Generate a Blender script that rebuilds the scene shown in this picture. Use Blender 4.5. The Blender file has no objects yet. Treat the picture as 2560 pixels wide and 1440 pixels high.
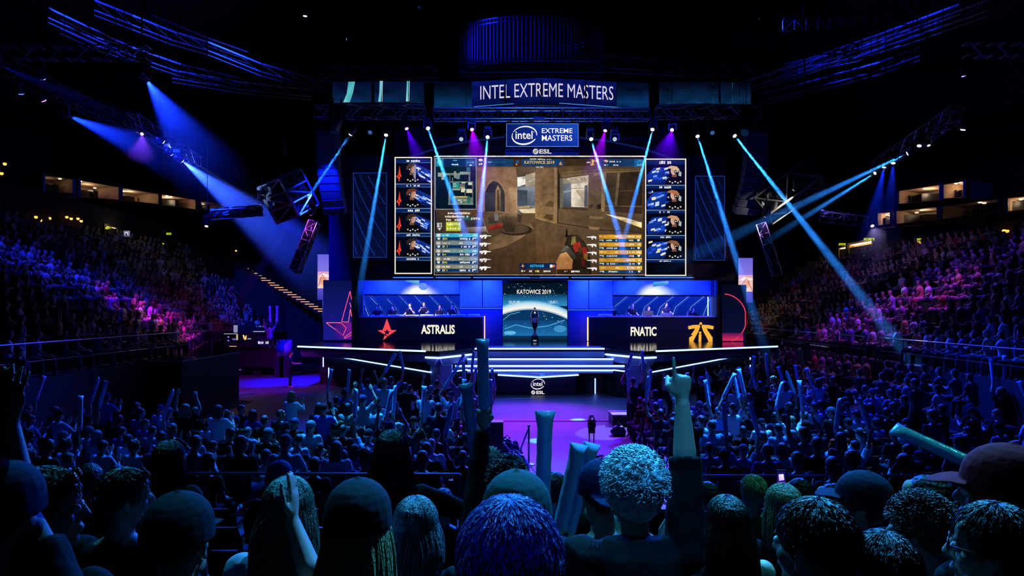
import bpy, math, random
import numpy as np
from mathutils import Vector, Matrix, Quaternion, noise
V=Vector
SC=bpy.context.scene; COL=SC.collection
RND=random.Random(11)
# ------------------------------------------------------------------ camera, world, exposure
FP=1707.0; HZ=770.0; CH=3.9                      # focal length in pixels, horizon row, camera height
def at(px,py,Y): return V(((px-1280)*Y/FP, Y, CH-(py-HZ)*Y/FP))
cam=bpy.data.cameras.new('camera'); cam.sensor_width=36; cam.lens=36*FP/2560; cam.shift_y=(HZ-720)/2560
cam.clip_start=.05; cam.clip_end=300
camo=bpy.data.objects.new('camera',cam); COL.objects.link(camo)
camo.location=(0,0,CH); camo.rotation_euler=(math.pi/2,0,0); SC.camera=camo
w=bpy.data.worlds.new('world'); SC.world=w; w.use_nodes=True
w.node_tree.nodes['Background'].inputs[0].default_value=(.004,.008,.04,1)
w.node_tree.nodes['Background'].inputs[1].default_value=.05
SC.view_settings.view_transform='Standard'; SC.view_settings.look='None'
SC.view_settings.exposure=0; SC.view_settings.gamma=1; SC.view_settings.use_curve_mapping=False
cy=SC.cycles
cy.max_bounces=4; cy.diffuse_bounces=2; cy.glossy_bounces=3; cy.transmission_bounces=2; cy.transparent_max_bounces=8
cy.volume_bounces=0; cy.sample_clamp_indirect=4; cy.caustics_reflective=False; cy.caustics_refractive=False

# ------------------------------------------------------------------ colour and material helpers
def lin(h):
    if not isinstance(h,str): return tuple(h)
    h=h.lstrip('#'); r=[int(h[i:i+2],16)/255 for i in (0,2,4)]
    return tuple(c/12.92 if c<=.04045 else ((c+.055)/1.055)**2.4 for c in r)
MATS={}
def nt(name):
    m=bpy.data.materials.new(name); m.use_nodes=True; t=m.node_tree; t.nodes.clear()
    o=t.nodes.new('ShaderNodeOutputMaterial'); return m,t,o
def mat(name,col,rough=.6,metal=0,var=.25,scale=8,bump=0,bscale=40,tint=False,trans=0,spec=.5,attr=False,coat=0):
    """surface with a noise-varied colour; tint multiplies by the object's own colour"""
    if name in MATS: return MATS[name]
    m,t,o=nt(name); N=t.nodes; L=t.links
    b=N.new('ShaderNodeBsdfPrincipled'); L.new(b.outputs[0],o.inputs[0])
    b.inputs['Roughness'].default_value=rough; b.inputs['Metallic'].default_value=metal
    b.inputs['Specular IOR Level'].default_value=spec; b.inputs['Transmission Weight'].default_value=trans
    b.inputs['Coat Weight'].default_value=coat
    tc=N.new('ShaderNodeTexCoord'); nz=N.new('ShaderNodeTexNoise'); nz.inputs['Scale'].default_value=scale; nz.inputs['Detail'].default_value=3
    L.new(tc.outputs['Object'],nz.inputs['Vector'])
    mr=N.new('ShaderNodeMapRange'); mr.inputs[3].default_value=1-var; mr.inputs[4].default_value=1+var
    L.new(nz.outputs['Fac'],mr.inputs[0])
    mx=N.new('ShaderNodeVectorMath'); mx.operation='SCALE'; L.new(mr.outputs[0],mx.inputs['Scale'])
    if tint:
        oi=N.new('ShaderNodeObjectInfo'); L.new(oi.outputs['Color'],mx.inputs[0])
    elif attr:
        a=N.new('ShaderNodeAttribute'); a.attribute_name='Col'; L.new(a.outputs['Color'],mx.inputs[0])
    else: mx.inputs[0].default_value=lin(col)
    L.new(mx.outputs[0],b.inputs['Base Color'])
    if bump:
        n2=N.new('ShaderNodeTexNoise'); n2.inputs['Scale'].default_value=bscale; n2.inputs['Detail'].default_value=4
        L.new(tc.outputs['Object'],n2.inputs['Vector'])
        bp=N.new('ShaderNodeBump'); bp.inputs['Strength'].default_value=bump; bp.inputs['Distance'].default_value=.02
        L.new(n2.outputs['Fac'],bp.inputs['Height']); L.new(bp.outputs[0],b.inputs['Normal'])
    MATS[name]=m; return m
def glow(name,col,s=1,sample=True,var=0,scale=3):
    if name in MATS: return MATS[name]
    m,t,o=nt(name); N=t.nodes; L=t.links; e=N.new('ShaderNodeEmission'); L.new(e.outputs[0],o.inputs[0])
    e.inputs[0].default_value=(*lin(col),1); e.inputs[1].default_value=s
    if var:
        tc=N.new('ShaderNodeTexCoord'); nz=N.new('ShaderNodeTexNoise'); nz.inputs['Scale'].default_value=scale
        L.new(tc.outputs['Object'],nz.inputs['Vector'])
        mr=N.new('ShaderNodeMapRange'); mr.inputs[1].default_value=.3; mr.inputs[2].default_value=.7
        mr.inputs[3].default_value=s*(1-var); mr.inputs[4].default_value=s*(1+var); L.new(nz.outputs['Fac'],mr.inputs[0]); L.new(mr.outputs[0],e.inputs[1])
    if not sample: m.cycles.emission_sampling='NONE'
    MATS[name]=m; return m
def screenmat(name,s=1,sample=False):
    """a lit display: shows the colours of its own picture"""
    if name in MATS: return MATS[name]
    m,t,o=nt(name); N=t.nodes; L=t.links; e=N.new('ShaderNodeEmission'); L.new(e.outputs[0],o.inputs[0])
    a=N.new('ShaderNodeAttribute'); a.attribute_name='Col'; L.new(a.outputs['Color'],e.inputs[0]); e.inputs[1].default_value=s
    if not sample: m.cycles.emission_sampling='NONE'
    MATS[name]=m; return m
def gamemat():
    """the game picture with its grainy surfaces"""
    m,t,o=nt('game_picture'); N=t.nodes; L=t.links; e=N.new('ShaderNodeEmission'); L.new(e.outputs[0],o.inputs[0])
    a=N.new('ShaderNodeAttribute'); a.attribute_name='Col'; L.new(a.outputs['Color'],e.inputs[0])
    tc=N.new('ShaderNodeTexCoord'); nz=N.new('ShaderNodeTexNoise'); nz.inputs['Scale'].default_value=1.6; nz.inputs['Detail'].default_value=9; nz.inputs['Roughness'].default_value=.72
    L.new(tc.outputs['Object'],nz.inputs['Vector']); mr=N.new('ShaderNodeMapRange'); mr.inputs[1].default_value=.3; mr.inputs[2].default_value=.7; mr.inputs[3].default_value=.5; mr.inputs[4].default_value=1.4
    L.new(nz.outputs['Fac'],mr.inputs[0]); L.new(mr.outputs[0],e.inputs[1]); return m
def hazemat(name,d,fall=1.0,nscale=.6,aniso=.35):
    if name in MATS: return MATS[name]
    m,t,o=nt(name); N=t.nodes; L=t.links
    vs=N.new('ShaderNodeVolumeScatter'); vs.inputs['Color'].default_value=(1,1,1,1); vs.inputs['Anisotropy'].default_value=aniso
    tc=N.new('ShaderNodeTexCoord'); sp=N.new('ShaderNodeSeparateXYZ'); L.new(tc.outputs['Generated'],sp.inputs[0])
    p=N.new('ShaderNodeMath'); p.operation='POWER'; p.inputs[1].default_value=fall; L.new(sp.outputs[2],p.inputs[0])   # 1 at the lamp, 0 at the far end
    nz=N.new('ShaderNodeTexNoise'); nz.inputs['Scale'].default_value=nscale; nz.inputs['Detail'].default_value=2; L.new(tc.outputs['Object'],nz.inputs['Vector'])
    mr=N.new('ShaderNodeMapRange'); mr.inputs[1].default_value=.3; mr.inputs[2].default_value=.7; mr.inputs[3].default_value=d*.75; mr.inputs[4].default_value=d*1.25
    L.new(nz.outputs['Fac'],mr.inputs[0])
    k=N.new('ShaderNodeMath'); k.operation='MULTIPLY'; L.new(p.outputs[0],k.inputs[0]); L.new(mr.outputs[0],k.inputs[1])
    L.new(k.outputs[0],vs.inputs['Density']); L.new(vs.outputs[0],o.inputs['Volume'])
    MATS[name]=m; return m

M_blk=mat('black_paint','#0a0b0e',.45,scale=5)
M_matte=mat('black_cloth','#08090c',.9,scale=5,bump=.2)
M_steel=mat('truss_aluminium','#9aa4b4',.32,.9)
M_dark=mat('dark_steel','#3a4252',.35,.8)
M_gloss=mat('gloss_black_deck','#06080d',.12,scale=3,var=.3,spec=.6)
M_floor=mat('arena_floor','#4e4f58',.45,scale=.6,var=.18,spec=.3,bump=.05,bscale=6)
M_conc=mat('terrace_concrete','#1c1d22',.85,scale=2,bump=.2)
M_wall=mat('arena_wall','#0b0c10',.95,scale=.5)
M_fab=mat('booth_cloth','#8a93b0',.75,scale=1.2,var=.3,bump=.6,bscale=3)
M_pan=mat('booth_panel','#3a4468',.35,scale=.8,var=.5)
M_fascia=mat('stage_fascia','#8792ae',.4,scale=1,var=.15)
M_led=glow('led_strip','#6488ff',7.0)
M_ledb=glow('blue_led_strip','#3a6cff',2.2)
M_plastic=mat('grey_plastic','#b6bcc8',.4)
M_chrome=mat('polished_silver','#c9ced8',.12,1.0,bump=.1,bscale=60)
M_crump=mat('crumpled_foil','#aab4c8',.18,.95,bump=1.0,bscale=5)
M_scr=screenmat('display_picture')
M_scrS=screenmat('display_picture_lit',1.0,True)

# ------------------------------------------------------------------ mesh helpers
class MB:
    def __init__(s): s.v=[]; s.f=[]; s.c=[]; s.m=[]
    def add(s,vs,fs,col=None,mi=0):
        o=len(s.v); s.v.extend([tuple(x) for x in vs])
        for f in fs: s.f.append([i+o for i in f]); s.c.append(col); s.m.append(mi)
    def box(s,c,d,rot=None,mi=0,col=None):
        c=V(c); h=V(d)/2; vs=[]
        for x in (-1,1):
            for y in (-1,1):
                for z in (-1,1):
                    p=V((x*h.x,y*h.y,z*h.z)); vs.append(c+(rot@p if rot else p))
        s.add(vs,[(0,1,3,2),(4,6,7,5),(0,4,5,1),(2,3,7,6),(0,2,6,4),(1,5,7,3)],col,mi)
    def span(s,a,b,mi=0): s.box([(a[i]+b[i])/2 for i in range(3)],[abs(a[i]-b[i]) for i in range(3)],None,mi)
    def loft(s,rings,n=10,mi=0,dome=0):
        """closed skin through elliptical rings (centre, axis vector, axis vector)"""
        o=len(s.v); k=len(rings)
        for c,ax,ay in rings:
            for j in range(n):
                a=2*math.pi*j/n; s.v.append(tuple(c+ax*math.cos(a)+ay*math.sin(a)))
        def F(f): s.f.append(f); s.c.append(None); s.m.append(mi)
        for i in range(k-1):
            for j in range(n):
                j2=(j+1)%n; F([o+i*n+j,o+i*n+j2,o+(i+1)*n+j2,o+(i+1)*n+j])
        F([o+j for j in range(n)][::-1]); F([o+(k-1)*n+j for j in range(n)])
    def tube(s,pts,r,n=6,mi=0,flat=1.0,up=None):
        pts=[V(p) for p in pts]; k=len(pts); rs=r if isinstance(r,(list,tuple)) else [r]*k
        rings=[]; prev=None
        for i,p in enumerate(pts):
            d=(pts[min(i+1,k-1)]-pts[max(i-1,0)]).normalized()
            if prev is None:
                a=V(up) if up is not None else (V((0,0,1)) if abs(d.z)<.9 else V((1,0,0)))
                ax=(a-d*a.dot(d)).normalized()
            else: ax=(prev-d*prev.dot(d)).normalized()
            prev=ax; ay=d.cross(ax); rings.append((p,ax*rs[i],ay*rs[i]*flat))
        s.loft(rings,n,mi)
    def ell(s,c,r,rot=None,seg=10,rg=6,mi=0):
        c=V(c); o=[]; vs=[]
        def P(x,y,z):
            p=V((x*r[0],y*r[1],z*r[2])); return c+(rot@p if rot else p)
        vs.append(P(0,0,1))
        for i in range(1,rg):
            t=math.pi*i/rg
            for j in range(seg):
                a=2*math.pi*j/seg; vs.append(P(math.sin(t)*math.cos(a),math.sin(t)*math.sin(a),math.cos(t)))
        vs.append(P(0,0,-1)); fs=[]
        for j in range(seg): fs.append((0,1+j,1+(j+1)%seg))
        for i in range(rg-2):
            for j in range(seg):
                a=1+i*seg+j; b=1+i*seg+(j+1)%seg; fs.append((a,a+seg,b+seg,b))
        l=len(vs)-1; q=1+(rg-2)*seg
        for j in range(seg): fs.append((q+(j+1)%seg,q+j,l))
        s.add(vs,fs,None,mi)
    def prism(s,pts,d,mi=0,col=None):
        pts=[V(p) for p in pts]; d=V(d); n=len(pts)
        s.add(pts+[p+d for p in pts],[list(range(n))[::-1],list(range(n,2*n))]+[(i,(i+1)%n,n+(i+1)%n,n+i) for i in range(n)],col,mi)
    def lathe(s,prof,c,n=20,mi=0):
        c=V(c); s.loft([(c+V((0,0,z)),V((r,0,0)),V((0,r,0))) for r,z in prof],n,mi)
    def torus(s,c,ax,ay,r,n=28,k=6,mi=0,a0=0,a1=2*math.pi,rot=0):
        c=V(c); ax=V(ax); ay=V(ay); full=abs(a1-a0)>6.28
        pts=[c+ax*math.cos(a0+(a1-a0)*i/n)+ay*math.sin(a0+(a1-a0)*i/n) for i in range(n+1)]
        s.tube(pts,r,k,mi)
    def mesh(s,name,mats,smooth=False,off=None):
        me=bpy.data.meshes.new(name)
        vs=s.v if off is None else [(a-off[0],b-off[1],c-off[2]) for a,b,c in s.v]
        me.from_pydata(vs,[],s.f)
        mats=mats if isinstance(mats,(list,tuple)) else [mats]
        for m in mats: me.materials.append(m)
        if len(mats)>1: me.polygons.foreach_set('material_index',s.m)
        if any(c is not None for c in s.c):
            at_=me.color_attributes.new('Col','FLOAT_COLOR','CORNER'); arr=[]
            for f,c in zip(s.f,s.c):
                if c is None: c=(0,0,0)
                if isinstance(c[0],(tuple,list)): 
                    for cc in c: arr.extend((*cc,1))
                else: arr.extend((*c,1)*len(f))
            at_.data.foreach_set('color',arr)
        if smooth: me.polygons.foreach_set('use_smooth',[True]*len(s.f))
        me.update(); return me
    def build(s,name,mats,parent=None,smooth=False):
        off=ORG.get(parent.name,V((0,0,0))) if parent else None
        return link(name,s.mesh(name,mats,smooth,off),parent)
ORG={}
def link(name,data,parent=None,mw=None):
    o=bpy.data.objects.new(name,data); COL.objects.link(o)
    if parent: o.parent=parent; ORG[o.name]=ORG.get(parent.name,V((0,0,0)))
    if mw is not None: o.matrix_local=mw
    return o
def tag(o,label=None,cat=None,group=None,kind=None):
    if label: o['label']=label
    if cat: o['category']=cat
    if group: o['group']=group
    if kind: o['kind']=kind
    return o
def thing(name,label,cat,loc=(0,0,0),group=None,kind=None):
    o=bpy.data.objects.new(name,None); COL.objects.link(o); o.location=loc; o.empty_display_size=.2
    ORG[o.name]=V(loc); return tag(o,label,cat,group,kind)
def copy_tree(o,parent=None):
    c=o.copy(); COL.objects.link(c)
    if parent: c.parent=parent
    for ch in o.children: copy_tree(ch,c)
    return c
def q4(x0,y0,x1,y1,Y): return [at(x0,y0,Y),at(x1,y0,Y),at(x1,y1,Y),at(x0,y1,Y)]
def slab(mb,x0,y0,x1,y1,Y,t,mi=0): mb.prism(q4(x0,y0,x1,y1,Y),(0,t,0),mi)     # upright board, front face at depth Y
_txt={}
def text_arrays(s,bold=0):
    k=(s,bold)
    if k in _txt: return _txt[k]
    cu=bpy.data.curves.new('t','FONT'); cu.body=s; cu.offset=bold; cu.resolution_u=3; cu.fill_mode='FRONT'
    ob=bpy.data.objects.new('t',cu); COL.objects.link(ob)
    dg=bpy.context.evaluated_depsgraph_get(); me=bpy.data.meshes.new_from_object(ob.evaluated_get(dg))
    vs=np.array([v.co[:2] for v in me.vertices]); fs=[list(p.vertices) for p in me.polygons]
    bpy.data.objects.remove(ob); bpy.data.curves.remove(cu); bpy.data.meshes.remove(me)
    mn=vs.min(0); mx=vs.max(0); vs=(vs-mn)/(mx-mn); _txt[k]=(vs,fs); return _txt[k]
class Paint:
    """flat picture on an upright display at depth Y, laid out on the display's own face, each layer a few mm further out"""
    def __init__(s,Y,step=.003): s.mb=MB(); s.Y=Y; s.st=step; s.l=0
    def poly(s,pts,col,up=True):
        if up: s.l+=1
        y=s.Y-s.l*s.st
        c=[lin(x) for x in col] if isinstance(col,(list,tuple)) and not isinstance(col[0],(int,float)) else lin(col)
        P=[at(a,b,s.Y) for a,b in pts]
        s.mb.add([(p.x,y,p.z) for p in P],[list(range(len(pts)))],c)
    def rect(s,x0,y0,x1,y1,col,up=True):
        if isinstance(col,(list,tuple)) and len(col)==2 and isinstance(col[0],str): col=[col[0],col[0],col[1],col[1]]
        s.poly([(x0,y0),(x1,y0),(x1,y1),(x0,y1)],col,up)
    def hrect(s,x0,y0,x1,y1,a,b): s.poly([(x0,y0),(x1,y0),(x1,y1),(x0,y1)],[a,b,b,a])
    def disc(s,cx,cy,rx,ry,col,n=14,a0=0,a1=360):
        s.poly([(cx+rx*math.cos(math.radians(a0+(a1-a0)*i/n)),cy+ry*math.sin(math.radians(a0+(a1-a0)*i/n))) for i in range(n if a1-a0==360 else n+1)],col)
    def line(s,pts,w,col):
        s.l+=1; s.l-=1
        for (a,b),(c,d) in zip(pts,pts[1:]):
            L=math.hypot(c-a,d-b) or 1; nx=-(d-b)/L*w/2; ny=(c-a)/L*w/2
            s.poly([(a+nx,b+ny),(c+nx,d+ny),(c-nx,d-ny),(a-nx,b-ny)],col,False)
    def frame(s,x0,y0,x1,y1,w,col):
        s.l+=1
        for r in ((x0,y0,x1,y0+w),(x0,y1-w,x1,y1),(x0,y0,x0+w,y1),(x1-w,y0,x1,y1)): s.rect(*r,col,False)
    def text(s,t,x0,y0,x1,y1,col,bold=0):
        s.l+=1; vs,fs=text_arrays(t,bold); y=s.Y-s.l*s.st; P=[]
        for a,b in vs:
            p=at(x0+a*(x1-x0),y1-b*(y1-y0),s.Y); P.append((p.x,y,p.z))
        s.mb.add(P,fs,lin(col))
    def glyphs(s,x0,y0,x1,y1,col,seed=0,n=None):
        """small unreadable lettering"""
        r=random.Random(seed); s.l+=1; x=x0; h=y1-y0
        while x<x1:
            w=h*r.uniform(.3,.7)
            if r.random()<.82: s.rect(x,y0+h*r.uniform(0,.25),min(x+w,x1),y1-h*r.uniform(0,.2),col,False)
            x+=w+h*.18
    def build(s,name,parent=None,m=None): return s.mb.build(name,m or M_scr,parent)
# ------------------------------------------------------------------ the room
def struct(name,mb,m,parent=None,label=None):
    o=mb.build(name,m,parent); 
    if not parent: o['kind']='structure'
    if label: o['label']=label
    return o
b=MB(); b.span((-46,-6,-.3),(46,68,0)); struct('floor',b,M_floor)
b=MB(); b.span((-46,-6,27),(46,68,27.4)); struct('ceiling',b,M_wall)
b=MB(); b.span((-46,-6,0),(-45.6,68,27)); struct('wall_left',b,M_wall)
b=MB(); b.span((45.6,-6,0),(46,68,27)); struct('wall_right',b,M_wall)
b=MB(); b.span((-45.6,67.6,0),(45.6,68,27)); struct('wall_back',b,M_wall)
LROWS=13; RROWS=11; RISE=.44; RUN=.86
def lx(i,y):
    """front edge of row i of the terrace on the control tower side, which steps back past the tower"""
    t=min(1,max(0,(y-27)/11)); return -(13+4.4*t)-(RUN-.34*t)*i
def terrace(sgn,n,y0,y1,name):
    b=MB()
    for i in range(n):
        x=13+RUN*i; z=2.0+RISE*i
        b.span((sgn*x,y0,0),(sgn*(x+RUN+.001),y1,z))
    return struct(name,b,M_conc)
b=MB(); YS=(13,27,38,52)
for i in range(LROWS):
    b.prism([V((lx(i,y),y,0)) for y in YS]+[V((lx(i+1,y)-.001,y,0)) for y in reversed(YS)],(0,0,2.0+RISE*i))
struct('floor_terrace_left',b,M_conc); terrace(1,RROWS,13,48,'floor_terrace_right')
b=MB(); b.span((-25.2,13,0),(-24.6,60,10.0)); struct('wall_terrace_left',b,M_wall)
b=MB(); b.span((23.0,13,0),(23.6,58,8.0)); struct('wall_terrace_right',b,M_wall)
# sloping far ends of the bowl beyond the stage
b=MB()
for i in range(16):
    t=i/15; x0=-(11+.85*i); z=2.2+.42*i; b.span((x0-.86,52.01,0),(x0,62-.2*i,z))
struct('floor_bowl_left',b,M_conc)
b=MB()
for i in range(14):
    x0=11+.85*i; z=2.2+.42*i; b.span((x0,49.01+.0*i,0),(x0+.86,62-.2*i,z))
struct('floor_bowl_right',b,M_conc)
# tribune the photographer stands on
def tz(y):
    for a,z in ((1.05,2.2),(1.75,1.82),(2.75,1.66),(3.6,1.42),(4.7,1.3),(5.8,1.1),(6.9,.9),(8.0,.75),(9.1,.62),(11.3,.5)):
        if y<a: return z
    return 0.0
b=MB(); ys=[-3,1.05,1.75,2.75,3.6,4.7,5.8,6.9,8.0,9.1,11.3]
for a,c in zip(ys,ys[1:]): b.span((-16,a,0),(16,c,tz(a+.01)))
struct('floor_tribune',b,M_conc)
# lit hospitality suites high behind the terraces
M_room=mat('suite_wall','#c9a98c',.8,scale=1.5,var=.3)
M_glass,_t,_o=nt('suite_glass'); _g=_t.nodes.new('ShaderNodeBsdfGlossy'); _g.inputs['Roughness'].default_value=.05
_tr=_t.nodes.new('ShaderNodeBsdfTransparent'); _tr.inputs[0].default_value=(.92,.95,.98,1); _mx=_t.nodes.new('ShaderNodeMixShader'); _mx.inputs[0].default_value=.06
_t.links.new(_tr.outputs[0],_mx.inputs[1]); _t.links.new(_g.outputs[0],_mx.inputs[2]); _t.links.new(_mx.outputs[0],_o.inputs[0])
M_down=glow('downlight','#ffe0b4',5,False)
wn=0
def suite(x0,x1,yt0,yt1,yb0,yb1,ztop,P,sgn,seed,deep=3.0):
    global wn; wn+=1
    Ya=(ztop-CH)*FP/(HZ-yt0); Yb=(ztop-CH)*FP/(HZ-yt1)
    A=at(x0,yt0,Ya); B=at(x1,yt1,Yb); A2=at(x0,yb0,Ya); B2=at(x1,yb1,Yb)
    u=(B-A); u.z=0; u.normalize(); n=V((-u.y,u.x,0)); 
    if n.y<0: n=-n
    D=n*deep; r=MB(); q=[A,B,B2,A2]; back=[p+D for p in q]
    r.add(q+back,[(4,5,6,7),(0,1,5,4),(3,2,6,7),(0,3,7,4),(1,2,6,5)])
    o=struct(f'window_{wn}',r,M_room)
    f=MB(); 
    for a,c in ((A,B),(A2,B2),(A,A2),(B,B2)): f.tube([a,c],.09,4)
    f.build('window_frame',M_blk,o)
    g=MB(); g.add([p-n*.02 for p in q],[(0,1,2,3)]); g.build('pane',M_glass,o)
    rr=random.Random(seed)
    for k in range(max(2,int((B-A).length/1.3))):
        p=A.lerp(B,rr.uniform(.08,.92))+D*rr.uniform(.1,.8)-V((0,0,.03)); d=MB(); d.lathe([(.1,0),(.1,-.03)],p,10); d.build('downlight',M_down,o)
    c=MB()
    for k in range(2):
        t=rr.uniform(.1,.7); p=A2.lerp(B2,t)+D*.7; c.box(p+V((0,0,.3)),(1.6,.6,.7+rr.random()*.5))
    c.build('counter',M_blk,o)
    l=bpy.data.lights.new('suite_light','POINT'); l.energy=P; l.color=(1,.72,.46); l.shadow_soft_size=.2
    lo=link('suite_light',l,o); lo.location=(A+B+A2+B2)/4+D*.5+V((0,0,.25))
for a in ((110,184,435,446,480,486,13.4,3,1),(199,299,448,466,495,502,13.4,26,2),(304,398,467,483,502,513,13.4,34,3),(402,491,483,498,513,526,13.4,34,4),(500,566,500,510,528,536,13.4,3,5)):
    suite(*a[:8],-1,a[8])
for a in ((2245,2351,475,459,513,502,12.4,34,6),(2357,2411,459,450,500,495,12.4,30,7),(2193,2228,530,527,567,563,10.2,18,8),(2239,2345,525,514,563,553,10.2,24,9),(2353,2498,513,494,552,533,10.2,14,10),(2517,2570,492,487,532,527,10.2,14,11)):
    suite(*a[:8],1,a[8])
# lit doorways (vomitories) in the terrace walls
M_door=mat('doorway_wall','#d8b070',.8)
dn=0
def doorway(x0,x1,y0,y1,X,P,col=(1,.7,.35)):
    global dn; dn+=1; s=-1 if X<0 else 1
    Y0=X*FP/(x0-1280); Y1=X*FP/(x1-1280); Ym=(Y0+Y1)/2
    z0=CH-(y1-HZ)*Ym/FP; z1=CH-(y0-HZ)*Ym/FP
    ya,yb=min(Y0,Y1),max(Y0,Y1); f=X+s*.0
    r=MB(); r.span((X+s*.25,ya,z0),(X+s*.28,yb,z1)); r.span((X,ya,z0),(X+s*.25,ya+.05,z1)); r.span((X,yb-.05,z0),(X+s*.25,yb,z1)); r.span((X,ya,z0),(X+s*.25,yb,z0+.05)); r.span((X,ya,z1-.05),(X+s*.25,yb,z1))
    o=struct(f'door_{dn}',r,M_door)
    k=MB(); k.span((X-s*.04,ya-.1,z0),(X,ya,z1+.1)); k.span((X-s*.04,yb,z0),(X,yb+.1,z1+.1)); k.span((X-s*.04,ya,z1),(X,yb,z1+.1)); k.build('door_frame',M_blk,o)
    d=MB(); d.span((X+s*.02,ya+.2,z1-.09),(X+s*.2,yb-.2,z1-.05)); d.build('ceiling_lamp',M_down,o)
    l=bpy.data.lights.new('doorway_light','POINT'); l.energy=P; l.color=col; l.shadow_soft_size=.1
    lo=link('doorway_light',l,o); lo.location=(X-s*.6,Ym,z1+.1)
doorway(262,294,566,594,-24.58,6); doorway(2097,2115,618,645,22.98,8); doorway(2122,2180,606,642,22.98,22)
M_exit=screenmat('exit_sign_picture')
def exit_sign(x0,y0,x1,y1,X,label):
    Y=X*FP/((x0+x1)/2-1280)
    o=thing('exit_sign',label,'exit sign',at((x0+x1)/2,y1,Y))
    p=Paint(Y); p.rect(x0,y0,x1,y1,'#c8d400'); p.glyphs(x0+1,y0+1.2,x1-1,y1-1.2,'#3c6a10',int(x0)); p.build('sign_face',o,M_exit)
    b=MB(); slab(b,x0-.5,y0-.5,x1+.5,y1+.5,Y+.005,.08); b.build('housing',M_blk,o)
exit_sign(263,568,277,573,-24.4,'yellow green exit sign inside the lit doorway by the small wall television')
exit_sign(2098,608,2114,613,22.8,'yellow green exit sign over the narrow lit doorway in the terrace wall')
exit_sign(2160,595,2186,601,22.8,'wide yellow exit sign over the broad lit doorway showing people inside')
exit_sign(2289,596,2303,601,22.8,'yellow exit sign over the dark doorway next to a warm notice')
exit_sign(416,582,428,587,-24.4,'dim green exit sign with a red dot on the dark terrace wall')
exit_sign(402,608,410,611,-24.4,'pale green exit sign low on the dark wall by the stair')
Y=-24.4*FP/(317-1280); o=thing('wall_television','small lit television on the dark terrace wall beside a doorway','television',at(317,593,Y))
p=Paint(Y); p.rect(309,577,325,592,['#7f7f9a','#54507a']); p.rect(312,580,321,588,'#c8c4d8'); p.rect(314,583,318,590,'#30304a'); p.build('display',o)
b=MB(); slab(b,308,576,326,593,Y+.01,.1); b.build('housing',M_blk,o)
Y=22.8*FP/(2297-1280); o=thing('notice_board','small warm lit notice hanging in the doorway under an exit sign','notice board',at(2297,624,Y))
p=Paint(Y); p.rect(2292,603,2305,622,['#d8b06a','#6a4a28']); p.rect(2294,609,2302,613,'#402c18'); p.build('sign_face',o)
b=MB(); slab(b,2291,602,2306,623,Y+.01,.06); b.build('housing',M_blk,o)
# small orange lamps along the upper rim
M_orb=glow('orange_lamp','#ff9a3c',3,False)
for k,(x,y) in enumerate(((90,543),(101,551),(124,546),(167,543),(178,547),(195,547),(203,553),(12,410),(4,434),(174,618),(455,638),(590,627),(2490,582),(2510,577),(2518,578),(2276,692),(2229,685))):
    X=-24.4 if x<1280 else 22.8; Y=min(58,X*FP/(x-1280)); c=at(x,y,Y)
    where='under the rim of the crowded terrace' if x<1280 else 'above the violet lit terrace'
    b=MB(); b.lathe([(.02,.06),(.07,.05),(.08,0),(.05,-.06)],c,10); al=b.build('aisle_lamp',M_orb); b=MB(); b.tube([c,c+V((-.25 if x<1280 else .25,0,0))],.02,4); b.build('bracket',M_blk,al)
    tag(al,f'small orange lamp glowing in the dark {where}','lamp',f'orange lamps {where}')
# illuminated stair on the far bank beside the stage
o=thing('stair','long dark stair with warm lit step edges climbing the bank beside the stage','stair',at(805,778,47))
M_step=glow('step_light','#ffb27a',1.3,False)
n=24
for i in range(n):
    t=i/(n-1); x=806-250*t; y=778-136*t; Y=47+10*t; c=at(x,y,Y); wd=22*Y/FP
    l=MB(); l.box(c,(wd,.05,.045)); l.build('step_light',M_step,o)
    s=MB(); s.box(c+V((0,.26,-.12)),(wd*1.2,.5,.2)); s.build('step',M_conc,o)
h=MB()
for dx in (0,.8):
    pts=[at(560-8,628,57.5)+V((dx,0,0)),at(560-8,645,57.5)+V((dx,0,0))]; h.tube(pts,.03,5)
h.tube([at(548,628,57.5),at(585,628,57.5)],.03,5); h.build('handrail',M_dark,o)
# pale cover strip across the aisle floor
b=MB(); Y=CH*FP/283; b.span((at(1258,1053,Y).x,Y-.03,0),(at(1660,1053,Y).x,Y+.03,.03)); tag(b.build('cable_cover',mat('pale_cover_strip','#cfc8d8',.5)),'thin pale cable cover strip running straight across the purple aisle floor','cable cover')
# ------------------------------------------------------------------ stage
XC=1.2; ZD=2.1
def mir(x): return 2*XC-x
stg=thing('stage','wide black stage with glowing pale blue edge strips and central slab steps','stage',(XC,31,0))
half=[(-10.03,32.0),(-3.61,28.5),(-3.0,28.2),(-1.75,30.4)]
pl=[V((x,y,ZD)) for x,y in half]+[V((mir(x),y,ZD)) for x,y in reversed(half)]
pl=[V((-10.5,41,ZD))]+pl+[V((mir(-10.5),41,ZD))]
b=MB(); b.prism(pl,(0,0,-.14)); b.build('deck',M_gloss,stg)
def strip(a,c,r=.035,name='light_strip',m=M_led,p=stg):
    k=MB(); k.tube([a,c],r,6); return k.build(name,m,p)
def fpanel(a,c,zt,zb,m=M_fascia,name='fascia',th=.12,p=stg,tilt=0):
    a=V(a); c=V(c); d=(c-a).normalized(); nrm=V((d.y,-d.x,0)); 
    if nrm.y>0: nrm=-nrm
    k=MB(); q=[V((a.x,a.y,zt)),V((c.x,c.y,zt)),V((c.x,c.y,zb))-nrm*tilt,V((a.x,a.y,zb))-nrm*tilt]; k.prism(q,-nrm*th); return k.build(name,m,p)
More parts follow.
